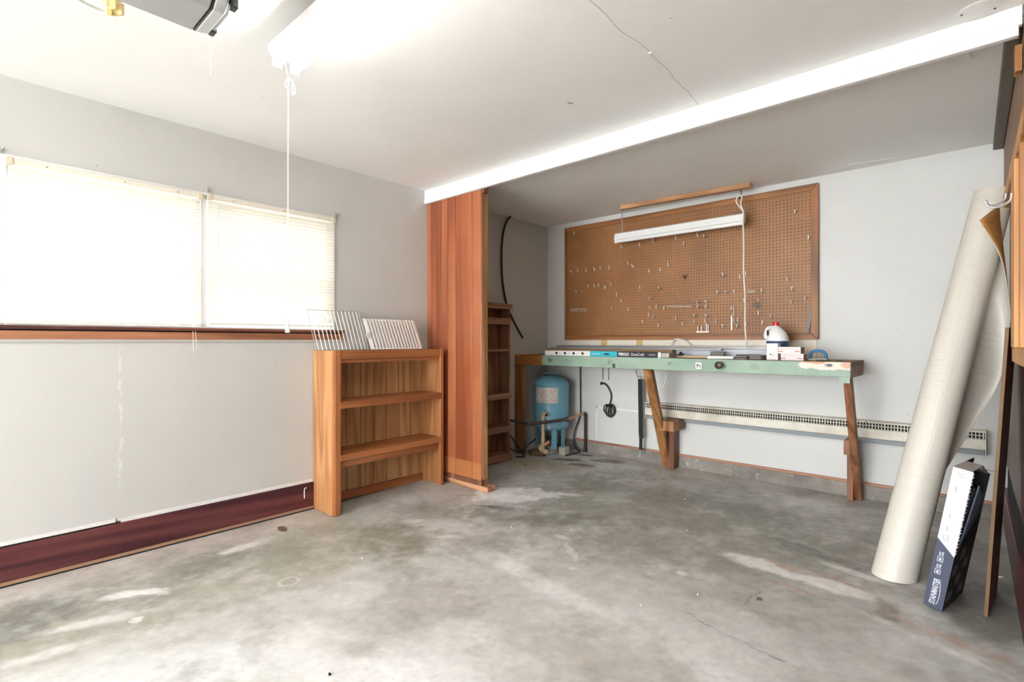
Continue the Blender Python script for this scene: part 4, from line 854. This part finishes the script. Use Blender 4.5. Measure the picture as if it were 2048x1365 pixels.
# grout float
ft = thing('grout_float', 'grout float with curved blue handle on the bench', 'float', (2.62, 4.08, ZB))
obj('pad', B1(2.575, 2.69, 4.04, 4.12, ZB, ZB+.014), mFloat, ft, bevel=.003)
bm = NB(); tube(bm, smooth_path([(2.583,4.08,ZB+.014),(2.584,4.08,ZB+.045),(2.60,4.08,ZB+.062),(2.63,4.08,ZB+.066),(2.66,4.08,ZB+.060),(2.676,4.08,ZB+.04),(2.678,4.08,ZB+.014)], 5), .010, 10); obj('handle', bm, mBlueHandle, ft, smooth=True)
for k, l in enumerate(('black flake scrap nearest the bench right end', 'black flake scrap in the middle of the bench right end', 'black flake scrap beside the grout float')):
    x = 2.79-.065*k; bm = NB(); P = [bm.verts.new((x+.034*math.cos(a)*random.uniform(.7,1.2), 3.96+.03*k*.4+.022*math.sin(a)*random.uniform(.7,1.2), ZB+.0005+.006*(i%2))) for i, a in enumerate([j*1.05 for j in range(6)])]
    bm.faces.new(P); e = bmesh.ops.extrude_face_region(bm, geom=bm.faces[:]); bmesh.ops.translate(bm, vec=(0,0,.002), verts=[q for q in e['geom'] if isinstance(q, bmesh.types.BMVert)]); tag(obj('scrap', bm, mSlate), l, 'scrap', 'flake scraps on the bench')

# ------------------------------------------------------------------ pressure tank in the corner
TX, TY = .262, 4.115
tk = thing('pressure_tank', 'blue pressure tank standing in the corner under the bench', 'tank', (TX, TY, .048))
bm = NB(); lathe(bm, [(.02,.215),(.10,.225),(.155,.25),(.178,.275),(.181,.285),(.178,.29),(.178,.69),(.181,.695),(.176,.71),(.150,.745),(.10,.772),(.03,.785),(.0,.786)], 40, (TX,TY,.04)); obj('shell', bm, mBlue, tk, smooth=True)
bm = NB(); tube(bm, [(TX-.060,TY-.055,.785),(TX-.060,TY-.055,.846),(TX+.050,TY+.043,.846),(TX+.050,TY+.043,.785)], .0075, 8); obj('handle', bm, mBlue, tk)
bm = NB(); lathe(bm, [(.010,0),(.010,.025),(.006,.03)], 10, (TX-.03,TY-.06,.80)); obj('air_valve', bm, mBlack, tk)
legs = [R(190), R(235), R(318), R(-2), R(110)]
for a in legs:
    bm = NB(); x, y = TX+.155*math.cos(a), TY+.155*math.sin(a); beam(bm, (x,y,.33), (TX+.15*math.cos(a),TY+.15*math.sin(a),.105), .05, .006, (math.cos(a),math.sin(a),0)); obj('leg', bm, mBlue, tk)
def arc_sheet(bm, cx, cy, r, a0, a1, z0, z1, n=12):
    A = [[bm.verts.new((cx+r*math.cos(a0+(a1-a0)*k/n), cy+r*math.sin(a0+(a1-a0)*k/n), z)) for k in range(n+1)] for z in (z0, z1)]
    for k in range(n): bm.faces.new((A[0][k], A[0][k+1], A[1][k+1], A[1][k]))
fa_ = math.atan2(0-TY, 3.43-TX)
bm = NB(); arc_sheet(bm, TX, TY, .1795, fa_-.95, fa_+.38, .558, .712); obj('label_sheet', bm, mLabel, tk, smooth=True)
bm = NB(); arc_sheet(bm, TX, TY, .1795, fa_-.18, fa_-.06, .305, .345); obj('small_tag', bm, plain('pink_tag', srgb(206,150,160), .5), tk, smooth=True)
# things the tank stands on
bm = NB(); box(bm, .385, .462, 4.075, 4.150, .045, .122); tag(obj('concrete_cube', bm, mBlock, bevel=.006), 'small grey concrete block under the front tank leg', 'block')
def rock(name, c, r, label, m=mRock):
    bm = NB(); bmesh.ops.create_icosphere(bm, subdivisions=3, radius=1)
    for v in bm.verts:
        k = 1 + .12*math.sin(v.co.x*5+c[0]*9) + .1*math.cos(v.co.y*4.3+v.co.z*3); v.co = Vector((c[0]+v.co.x*r[0]*k, c[1]+v.co.y*r[1]*k, max(fz(c[1]), c[2]+v.co.z*r[2]*k)))
    tag(obj(name, bm, m, smooth=True), label, 'stone')
rock('brown_stone', (.215,3.935,.055), (.095,.065,.045), 'rounded brown stone under the left side of the tank')
bm = NB(); box(bm, .26, .34, 4.02, 4.12, .045, .125); tag(obj('mortar_block', bm, mBlock, bevel=.008), 'rough block behind the white pipe under the tank', 'block')
# pipework
wp = thing('pvc_pipe', 'aged white plastic pipe with elbows standing before the blue tank', 'pipe', (.30, 3.92, .048))
px, py = .311, 3.921
bm = NB(); tube(bm, [(px,py,.105),(px,py,.43)], .0165, 12); tube(bm, [(px,py,.19),(px,py,.225)], .021, 12); tube(bm, [(px,py,.30),(px,py,.315)], .019, 12); obj('riser', bm, mPVC, wp, smooth=True)
bm = NB(); tube(bm, smooth_path([(px,py,.405),(px+.002,py-.002,.445),(px+.02,py-.01,.465),(px+.05,py-.03,.462)], 4), .0215, 12); obj('top_elbow', bm, mPVC, wp, smooth=True)
bm = NB(); tube(bm, [(px+.045,py-.027,.462),(px+.075,py-.045,.458)], .019, 12); obj('stub', bm, mPVC, wp, smooth=True)
bm = NB(); tube(bm, [(px+.0752,py-.0452,.458),(px+.0762,py-.0458,.458)], .0135, 12); obj('bore', bm, mVoid, wp)
bm = NB(); tube(bm, smooth_path([(px-.012,py-.002,.155),(px-.028,py-.006,.125),(px-.012,py-.008,.103),(px+.03,py-.02,.097),(px+.062,py-.03,.103)], 4), .0225, 12); obj('bottom_elbow', bm, mPVC, wp, smooth=True)
bm = NB(); tube(bm, [(px+.005,py+.004,.15),(px+.055,py+.03,.19)], .018, 10); obj('side_stub', bm, mCopper, wp, smooth=True)
ip = thing('iron_pipe', 'dark pipe running across the blue tank to the back wall', 'pipe', (.35, 4.05, .046))
bm = NB(); tube(bm, [(.04,3.67,.405),(.225,3.803,.365)], .012, 10); obj('plastic_run', bm, mBlack, ip, smooth=True)
bm = NB(); tube(bm, [(.220,3.798,.362),(.245,3.815,.358)], .016, 10); obj('coupling', bm, plain('green_brass', srgb(92,100,74), .4, .4), ip, smooth=True)
bm = NB(); tube(bm, [(.23,3.803,.360),(.53,4.018,.415)], .0145, 10); obj('cross_run', bm, mPipe, ip, smooth=True)
bm = NB(); tube(bm, [(.518,4.010,.413),(.542,4.026,.418)], .020, 10); obj('collar', bm, mPipe, ip, smooth=True)
bm = NB(); tube(bm, [(.535,4.021,.416),(.531,4.06,.42),(.520,4.18,.428),(.506,4.345,.438)], [.0135,.017,.012,.012], 10); obj('copper_run', bm, mCopper, ip, smooth=True)
bm = NB(); tube(bm, smooth_path([(.506,4.335,.437),(.508,4.352,.436),(.515,4.352,.415),(.515,4.352,.38),(.515,4.35,.06)], 4), .014, 10); obj('drop_pipe', bm, mPipe, ip, smooth=True)
bm = NB(); tube(bm, [(.515,4.35,.049),(.515,4.35,.085)], .020, 10); obj('floor_union', bm, mPipe, ip, smooth=True)
def cable(name, label, pts, r=.007, m=mBlack):
    bm = NB(); tube(bm, smooth_path(pts, 6), r, 8); tag(obj(name, bm, m, smooth=True), label, 'cable')
cable('black_cable', 'black cable hanging from the bench and looping to the floor by the pipe', [(.439,4.372,.925),(.440,4.372,.70),(.442,4.372,.45),(.43,4.36,.37),(.395,4.345,.26),(.386,4.33,.17),(.42,4.31,.09),(.49,4.29,.056),(.50,4.24,.055),(.495,4.15,.055),(.485,4.05,.055)])
cable('black_cable', 'black cable running low along the left wall behind the bench leg', [(.02,3.68,.33),(.06,3.76,.20),(.13,3.80,.09),(.20,3.77,.052),(.15,3.70,.050)], .008)
cable('black_cable', 'black cable lying on the floor left of the brown stone', [(.05,3.72,.12),(.10,3.80,.07),(.17,3.88,.15),(.10,4.05,.16),(.03,4.2,.17)], .007)
cable('thin_wire', 'thin dark wire hanging beside the left bench leg', [(.012,3.64,.62),(.022,3.65,.50),(.020,3.655,.40)], .003)

# ------------------------------------------------------------------ things on the back wall under the bench
cc = thing('coiled_cord', 'coiled black power cord hanging on the wall under the bench', 'cord', (.78, YB-.02, .43))
bm = NB(); tube(bm, smooth_path([(.70,4.365,.748),(.735,4.37,.745),(.775,4.375,.70),(.800,4.378,.64),(.792,4.378,.575),(.785,4.372,.545)], 6), .008, 8); obj('lead', bm, mBlack, cc, smooth=True)
bm = NB(); tube(bm, [(.688,4.36,.750),(.706,4.366,.748)], .014, 8); obj('plug', bm, mBlack, cc, smooth=True)
for k, (dx, w2, h2) in enumerate(((-.03,.03,.09), (-.008,.03,.115), (.018,.03,.12), (.038,.026,.10))):
    bm = NB(); P = [(.785+dx+w2*math.sin(a), 4.366+.006*math.cos(a*2+k), .545-h2/2-.0+h2/2*math.cos(a)) for a in [2*math.pi*j/16 for j in range(17)]]; tube(bm, P, .006, 6); obj('coil', bm, mBlack, cc, smooth=True)
bm = NB(); tube(bm, [(.755,4.365,.535),(.822,4.365,.54)], .016, 8); obj('tie', bm, mBlack, cc, smooth=True)
for x, l in ((.70,'left one of two long wires hanging under the bench'), (.768,'right one of two long wires hanging under the bench')):
    bm = NB(); tube(bm, [(x,YB-.006,.94),(x-.001,YB-.006,.785)], .0035, 6); tag(obj('long_nail', bm, mDarkSteel), l, 'wire', 'wires hanging under the bench')
sp = thing('hanging_strap', 'black webbing strap hanging by the middle bench leg', 'strap', (1.155, 4.30, .12))
bm = NB(); beam(bm, (1.152,4.30,.82), (1.160,4.30,.30), .044, .005, (0,1,0)); obj('upper_web', bm, mStrap, sp)
bm = NB(); beam(bm, (1.160,4.299,.31), (1.158,4.298,.165), .030, .006, (0,1,0)); obj('lower_web', bm, mStrap, sp)
obj('buckle', B1(1.142, 1.185, 4.292, 4.306, .275, .31), mBlack, sp, bevel=.003)
bm = NB(); tube(bm, smooth_path([(1.157,4.298,.170),(1.157,4.296,.14),(1.163,4.294,.118),(1.152,4.294,.112)], 4), .007, 8); obj('metal_hook', bm, mSteel, sp, smooth=True)
bm = NB(); tube(bm, smooth_path([(1.165,4.30,.82),(1.15,4.305,.845),(1.12,4.32,.83),(1.095,4.33,.88),(1.09,4.338,.925)], 5), .003, 6); obj('hanging_wire', bm, mDarkSteel, sp, smooth=True)
bm = NB(); tube(bm, smooth_path([(1.46,4.02,.80),(1.50,4.03,.79),(1.525,4.03,.84),(1.53,4.03,.92)], 5), .003, 6); tag(obj('white_wire', bm, mWhiteCord, smooth=True), 'short white wire curling beside the middle bench leg', 'wire')
po = struct('trim_7', B1(.622, 1.19, YB-.004, YB, .498, .512), mWhite, 'white paint ridge around an old wall patch under the bench')
struct('side_ridge', B1(.620, .632, YB-.004, YB, .17, .512), mWhite, parent=po)

# baseboard heater
ht = thing('baseboard_heater', 'long worn white wall heater with slotted top under the bench', 'heater', (2.34, YB-.03, .45))
HX0, HX1 = 1.190, 3.490
M = Mat('chipped_heater_enamel'); v = M.coord('Object'); a = M.noise(v, 5, 6, .65).outputs[0]; b = M.noise(v, 22, 5, .7).outputs[0]
col = M.mix(M.maprange(a, .35, .7), srgb(226,222,208), srgb(196,188,170)); col = M.mix(M.maprange(b, .64, .70, 0, .85), col, srgb(104,86,70)); mHeat = M.out(col, .4)
bm = NB(); prism(bm, [(YB-.002,.612),(YB-.050,.606),(YB-.054,.600),(YB-.054,.596),(YB-.048,.598),(YB-.002,.603)], 'x', HX0, HX1); obj('top_lip', bm, mHeat, ht)
bm = NB(); prism(bm, [(YB-.058,.558),(YB-.066,.552),(YB-.066,.492),(YB-.058,.488)], 'x', HX0, HX1); obj('front_panel', bm, mHeat, ht)
bm = NB(); prism(bm, [(YB-.002,.455),(YB-.050,.455),(YB-.052,.475),(YB-.048,.486),(YB-.002,.486)], 'x', HX0+.006, HX1-.006); obj('bottom_channel', bm, plain('grey_heater_base', srgb(138,144,146), .45), ht)
obj('back_plate', B1(HX0, HX1, YB-.006, YB-.001, .486, .602), plain('heater_dark_inside', (.03,.03,.03), .7), ht)
obj('element', B1(HX0+.02, HX1-.02, YB-.046, YB-.008, .50, .552), plain('heater_fin_grey', (.10,.10,.10), .5, .5), ht)
bm = NB(); nb = 128
for k in range(nb+1):
    x = HX0+.01+(HX1-HX0-.02)*k/nb; beam(bm, (x,YB-.060,.556), (x,YB-.053,.599), .0045 if k % 4 else .006, .003, (0,1,0))
box(bm, HX0, HX1, YB-.058, YB-.055, .576, .580); obj('grille', bm, mHeat, ht)
for x in (HX0-.004, HX1-.002): obj('end_cap', B1(x, x+.006, YB-.067, YB-.001, .452, .613), mHeat, ht, bevel=.002)

# ------------------------------------------------------------------ pine tool rack on the right wall
pr_ = thing('pine_rack', 'knotty orange pine rack fixed on the right wall', 'rack', (3.56, 1.9, 1.10))
RX = 3.522
obj('top_rail', B1(RX, XR-.001, .6, 2.86, 1.705, 1.752), mPine, pr_, bevel=.003); obj('bottom_rail', B1(RX, XR-.001, .6, 2.25, 1.105, 1.150), mPine, pr_, bevel=.003)
obj('end_stile', B1(RX-.002, XR-.001, 2.10, 2.25, 1.150, 1.705), mPine, pr_, bevel=.003)
for k in range(4): obj('plank', B1(RX+.018, XR-.001, .62, 2.098, 1.152+.138*k, 1.152+.138*k+.135), mPineD, pr_, bevel=.003)
obj('stile', B1(RX+.002, XR-.02, 1.93, 1.97, 1.150, 1.705), mPine, pr_, bevel=.003)
def hook(z, y): 
    bm = NB(); tube(bm, smooth_path([(RX-.002,y,z+.025),(RX-.006,y,z+.002),(RX-.030,y,z-.012),(RX-.055,y,z-.006),(RX-.060,y,z+.012)], 5),   .0035, 8); obj('coat_hook', bm, mSteel, pr_, smooth=True)
hook(1.60, 2.20); hook(1.675, 2.55)

# ------------------------------------------------------------------ leaning roll of vinyl
vr = thing('vinyl_roll', 'tall cream roll of sheet vinyl leaning in the right corner', 'roll', (3.147, 3.105, .026))
A0, A1 = Vector((3.147,3.105,.030)), Vector((3.513,3.70,1.945)); ax = (A1-A0).normalized()
e1 = Vector((1,0,0)) - ax*ax.x; e1.normalize(); e2 = ax.cross(e1)
def rr(t): return .090 + (.082-.090)*t
bm = NB(); n = 40; rings = []; tmin = 0
for i in range(25):
    t = i/24; c = A0.lerp(A1, t); rings.append([bm.verts.new(c + (e1*math.cos(2*math.pi*k/n) + e2*math.sin(2*math.pi*k/n))*rr(t)) for k in range(n)])
for a, b in zip(rings, rings[1:]):
    for k in range(n): bm.faces.new((a[k], a[(k+1)%n], b[(k+1)%n], b[k]))
# cut the foot level with the floor, roll the top edge inwards as a spiral of laps
for v_ in rings[0]:
    v_.co += ax*((.026 - v_.co.z)/ax.z)
inner = [[], []]
for j, (f_, dt) in enumerate(((.93,0.0), (.93,-.25))):
    c = A0.lerp(A1, 1+dt) ; inner[j] = [bm.verts.new(c + (e1*math.cos(2*math.pi*k/n) + e2*math.sin(2*math.pi*k/n))*rr(1)*f_) for k in range(n)]
for a, b in ((rings[-1], inner[0]), (inner[0], inner[1])):
    for k in range(n): bm.faces.new((a[k], a[(k+1)%n], b[(k+1)%n], b[k]))
def sheet_co(o, vals):
    a_ = o.data.attributes.new('sheet_co', 'FLOAT_VECTOR', 'POINT'); a_.data.foreach_set('vector', [q for p in vals for q in p])
LR = (A1-A0).length; sv = []
for v_ in bm.verts:
    q = v_.co - A0; sv.append((q.dot(e1), q.dot(e2), q.dot(ax)))
bm.faces.new(rings[0][::-1]); bm.faces.new(inner[1]); sheet_co(obj('roll_body', bm, mVinyl, vr, smooth=True), sv)
bm = NB(); rows = [(1.90,(3.568,3.60,1.90),(3.454,3.42,1.765)), (1.72,(3.570,3.62,1.68),(3.530,3.50,1.596)), (1.52,(3.571,3.64,1.48),(3.562,3.55,1.40)), (1.33,(3.572,3.68,1.28),(3.568,3.60,1.25)),
    (1.10,(3.575,3.70,1.05),(3.534,3.62,.97)), (.86,(3.50,3.66,.86),(3.458,3.55,.79)), (.60,(3.38,3.54,.60),(3.344,3.45,.547)), (.36,(3.26,3.38,.35),(3.237,3.31,.317))]
G = []
for z, W_, E_ in rows:
    t = (z-A0.z)/(A1.z-A0.z); a = A0.lerp(A1, t) + (e2*.9 + e1*.35).normalized()*(rr(t)+.004)*(1 if e2.y > 0 else -1); W_, E_ = Vector(W_), Vector(E_); q = []
    for k in range(13):
        u = k/12; q.append(a*(1-u)**2 + W_*2*u*(1-u) + E_*u*u)
    G.append(q)
# refine rows with a spline
cols = [smooth_path([G[i][k] for i in range(len(G))], 5) for k in range(13)]
V = [[bm.verts.new(cols[k][i]) for k in range(13)] for i in range(len(cols[0]))]
for a, b in zip(V, V[1:]):
    for k in range(12): bm.faces.new((a[k], a[k+1], b[k+1], b[k]))
fl = obj('loose_flap', bm, [mVinylBack, mVinyl], vr, smooth=True)
sheet_co(fl, [(.02*k, .3, .05*i) for i in range(len(cols[0])) for k in range(13)])
so = fl.modifiers.new('thickness', 'SOLIDIFY'); so.thickness = .003; so.offset = 0; so.material_offset = 1; so.material_offset_rim = 1

# ------------------------------------------------------------------ flooring carton leaning by the wall
D = Vector((.22,.9755,0)).normalized(); up = Vector((.1618,-.0365,.986)); up = (up - D*up.dot(D)).normalized(); U = D.cross(up)
mat = Matrix((U, D, up)).transposed()
fc = thing('tile_carton', 'torn white and navy vinyl tile carton leaning beside the brown board', 'carton', (3.270, 2.842, .034), mat.to_euler())
Wd, Dp, Hh = .066, .285, .62
def P(name, *a, m, par=None, bv=0): return obj(name, B1(*a), m, par or fc, bevel=bv, local=True)
fr = None
bm = NB(); prism(bm, [(0,0),(Wd,0),(Wd,.245),(0,.305)], 'y', 0, .003); fr = obj('front_navy', bm, mBoxNavy, fc, local=True)
bm = NB(); prism(bm, [(0,.305),(Wd,.245),(Wd,Hh),(0,Hh)], 'y', 0, .003); obj('front_white', bm, mBoxWhite, fc, local=True)
P('left_side', 0, .003, .003, Dp, 0, Hh, m=mBoxDark); P('base', .003, Wd-.003, .003, Dp, 0, .003, m=mBoxDark); P('back_side', 0, Wd, Dp-.003, Dp, .003, Hh-.05, m=mBoxInside); P('left_lining', .003, .0045, .003, Dp-.003, .003, Hh-.002, m=mBoxInside); P('front_lining', .003, Wd-.003, .003, .0045, .25, Hh-.002, m=mBoxInside)
bm = NB(); prism(bm, [(.003,0),(Dp,0),(Dp,.40),(.20,.345),(.14,.31),(.08,.30),(.03,.245),(.003,.24)], 'x', Wd-.003, Wd); rs = obj('right_side', bm, mBoxDark, fc, local=True)
for i in range(4):
    for j in range(3):
        if (i+j) % 2 == 0: P('print_square', Wd-.0002, Wd+.0004, .03+.075*j, .09+.075*j, .03+.06*i, .075+.06*i, m=plain('grey_check', srgb(98,102,104), .6), par=rs)
bm = NB(); prism(bm, [(.003,Hh),(.16,Hh+.004),(Dp,Hh-.05),(Dp,Hh-.055),(.16,Hh-.003),(.003,Hh-.003)], 'x', .003, Wd-.006); obj('top_flap', bm, mGreyCard, fc, local=True)
bm = NB(); hexa(bm, [(.004,.10,Hh+.001),(Wd,.12,Hh-.002),(Wd+.012,.27,Hh-.035),(.010,.29,Hh-.042)], [(.004,.10,Hh+.003),(Wd,.12,Hh),(Wd+.012,.27,Hh-.033),(.010,.29,Hh-.040)]); obj('torn_flap', bm, mBoxWhite, fc, local=True)
bm = NB()
for k in range(60):
    z = .25 + (Hh-.255)*k/60; box(bm, Wd-.001, Wd+.0012*(k*7%5), -.0003, .003, z, z+.0035+.0004*(k*3%4))
obj('torn_edge', bm, plain('torn_card_edge', srgb(176,166,160), .8), fc, local=True)
for k in range(5):
    x = .010 + .0095*k; lean_ = .05 + .032*k
    bm = NB(); hexa(bm, [(x,.02,.004),(x+.006,.02,.004),(x+.006,Dp-.03,.004),(x,Dp-.03,.004)], [(x+.004,.02+lean_,.50+.006*k),(x+.010,.02+lean_,.50+.006*k),(x+.010,Dp-.006,.47),(x+.004,Dp-.006,.47)]); obj('vinyl_tile', bm, (mTileEdge, mTileEdge2)[k % 2], fc, local=True)
T90 = Euler((R(90), R(-90), 0)).to_matrix()
rot = Matrix(((0,-1,0),(0,0,-1),(1,0,0))).to_euler()
text('STAINMASTER', .027, mBoxWhite, fc, (.037,-.0006,.016), rot, bold=.0008, sx=.66)
bm = NB(); tube(bm, smooth_path([(.042,-.0006,.018),(.047,-.0006,.05),(.045,-.0006,.09),(.039,-.0006,.128)], 5), [.0005]+[.0014]*14+[.0005], 5); obj('print_swoosh', bm, mBoxWhite, fr, local=True)
for z in (.150, .205):
    bm = NB()
    for a in ((.014,.016,z,z+.022),(.032,.034,z,z+.022),(.016,.032,z,z+.002),(.016,.032,z+.020,z+.022),(.020,.028,z+.005,z+.016)): box(bm, a[0], a[1], -.0008, -.0001, a[2], a[3])
    obj('print_icon', bm, mBoxWhite, fr, local=True)
    text('EASY', .009, mBoxWhite, fc, (.023,-.0006,z+.026), rot, bold=.0003, sx=.9)
    text('CARE', .009, mBoxWhite, fc, (.032,-.0006,z+.026), rot, bold=.0003, sx=.9)
bm = NB(); tube(bm, [(.026+.009*math.cos(a), -.0004, .315+.012*math.sin(a)) for a in [k*math.pi/6 for k in range(13)]], .0009, 5); obj('print_ring', bm, mGreyCard, fr, local=True)
for z in (.345, .40, .52): obj('print_line', B1(.022, .026, -.0006, -.0001, z, z+.022), mGreyCard, fr, local=True)
for x, z in ((.016,.598), (.016,.586)): obj('print_line', B1(x, x+.026, -.0006, -.0001, z, z+.0022), mGreyCard, fr, local=True)

# brown board leaning on the right wall
lb = thing('leaning_board', 'narrow brown wooden board leaning upright against the right wall', 'board', (3.48, 3.05, .024))
b0, b1_, b2_, b3 = Vector((3.466,2.90,.024)), Vector((3.503,3.20,.028)), Vector((3.530,2.90,1.225)), Vector((3.567,3.20,1.225))
nn = (b1_-b0).cross(b2_-b0).normalized(); nn = nn if nn.x > 0 else -nn
bm = NB(); hexa(bm, [b0, b1_, b1_+nn*.010, b0+nn*.010], [b2_, b3, b3+nn*.010, b2_+nn*.010]); obj('board_face', bm, mBoard, lb)
dy = Vector((-.0037,-.03,0))*.04
bm = NB(); hexa(bm, [b0+dy*1.1-nn*.001, b0+dy*.05-nn*.001, b0+dy*.05+nn*.011, b0+dy*1.1+nn*.011], [b2_+dy*1.1-nn*.001, b2_+dy*.05-nn*.001, b2_+dy*.05+nn*.011, b2_+dy*1.1+nn*.011]); obj('pale_edge', bm, mBoardE, lb)

# small litter on the floor
def litter(name, x, y, label, m, s=.012, n=6, cat='litter'):
    bm = NB(); z = fz(y); rr2 = random.Random(int(x*100)); P_ = [bm.verts.new((x+s*math.cos(a)*rr2.uniform(.6,1.4), y+s*.6*math.sin(a)*rr2.uniform(.6,1.4), z+.001+.004*(i%2))) for i, a in enumerate([j*2*math.pi/n for j in range(n)])]
    bm.faces.new(P_); e = bmesh.ops.extrude_face_region(bm, geom=bm.faces[:]); bmesh.ops.translate(bm, vec=(0,0,.003), verts=[q for q in e['geom'] if isinstance(q, bmesh.types.BMVert)]); tag(obj(name, bm, m), label, cat)
litter('dead_leaf', .237, 1.408, 'curled brown dead leaf on the floor by the maroon board', mLeaf, .045, 9)
litter('black_crumb', 1.761, .905, 'tiny black crumb alone on the front of the floor', mVoid, .008)
litter('brown_crumb', .40, 3.55, 'small dark crumb on the floor before the tall shelf', mLeaf, .014)
litter('silver_scrap', 3.53, 3.4, 'small shiny scrap on the floor behind the leaning board', mZinc, .014)
litter('dark_crumb', 2.72, 2.44, 'dark flake on the floor in front of the roll', mLeaf, .012)
for i, (x, y) in enumerate(((1.30,2.36),(1.62,2.55),(2.15,3.0),(1.0,1.5),(2.5,2.3),(1.9,3.55),(2.35,2.05))):
    litter('white_crumb', x, y, 'one of the tiny white crumbs scattered on the floor', mWhitePl, .006)
    [o for o in COL.objects][-1]['group'] = 'white crumbs on the floor'
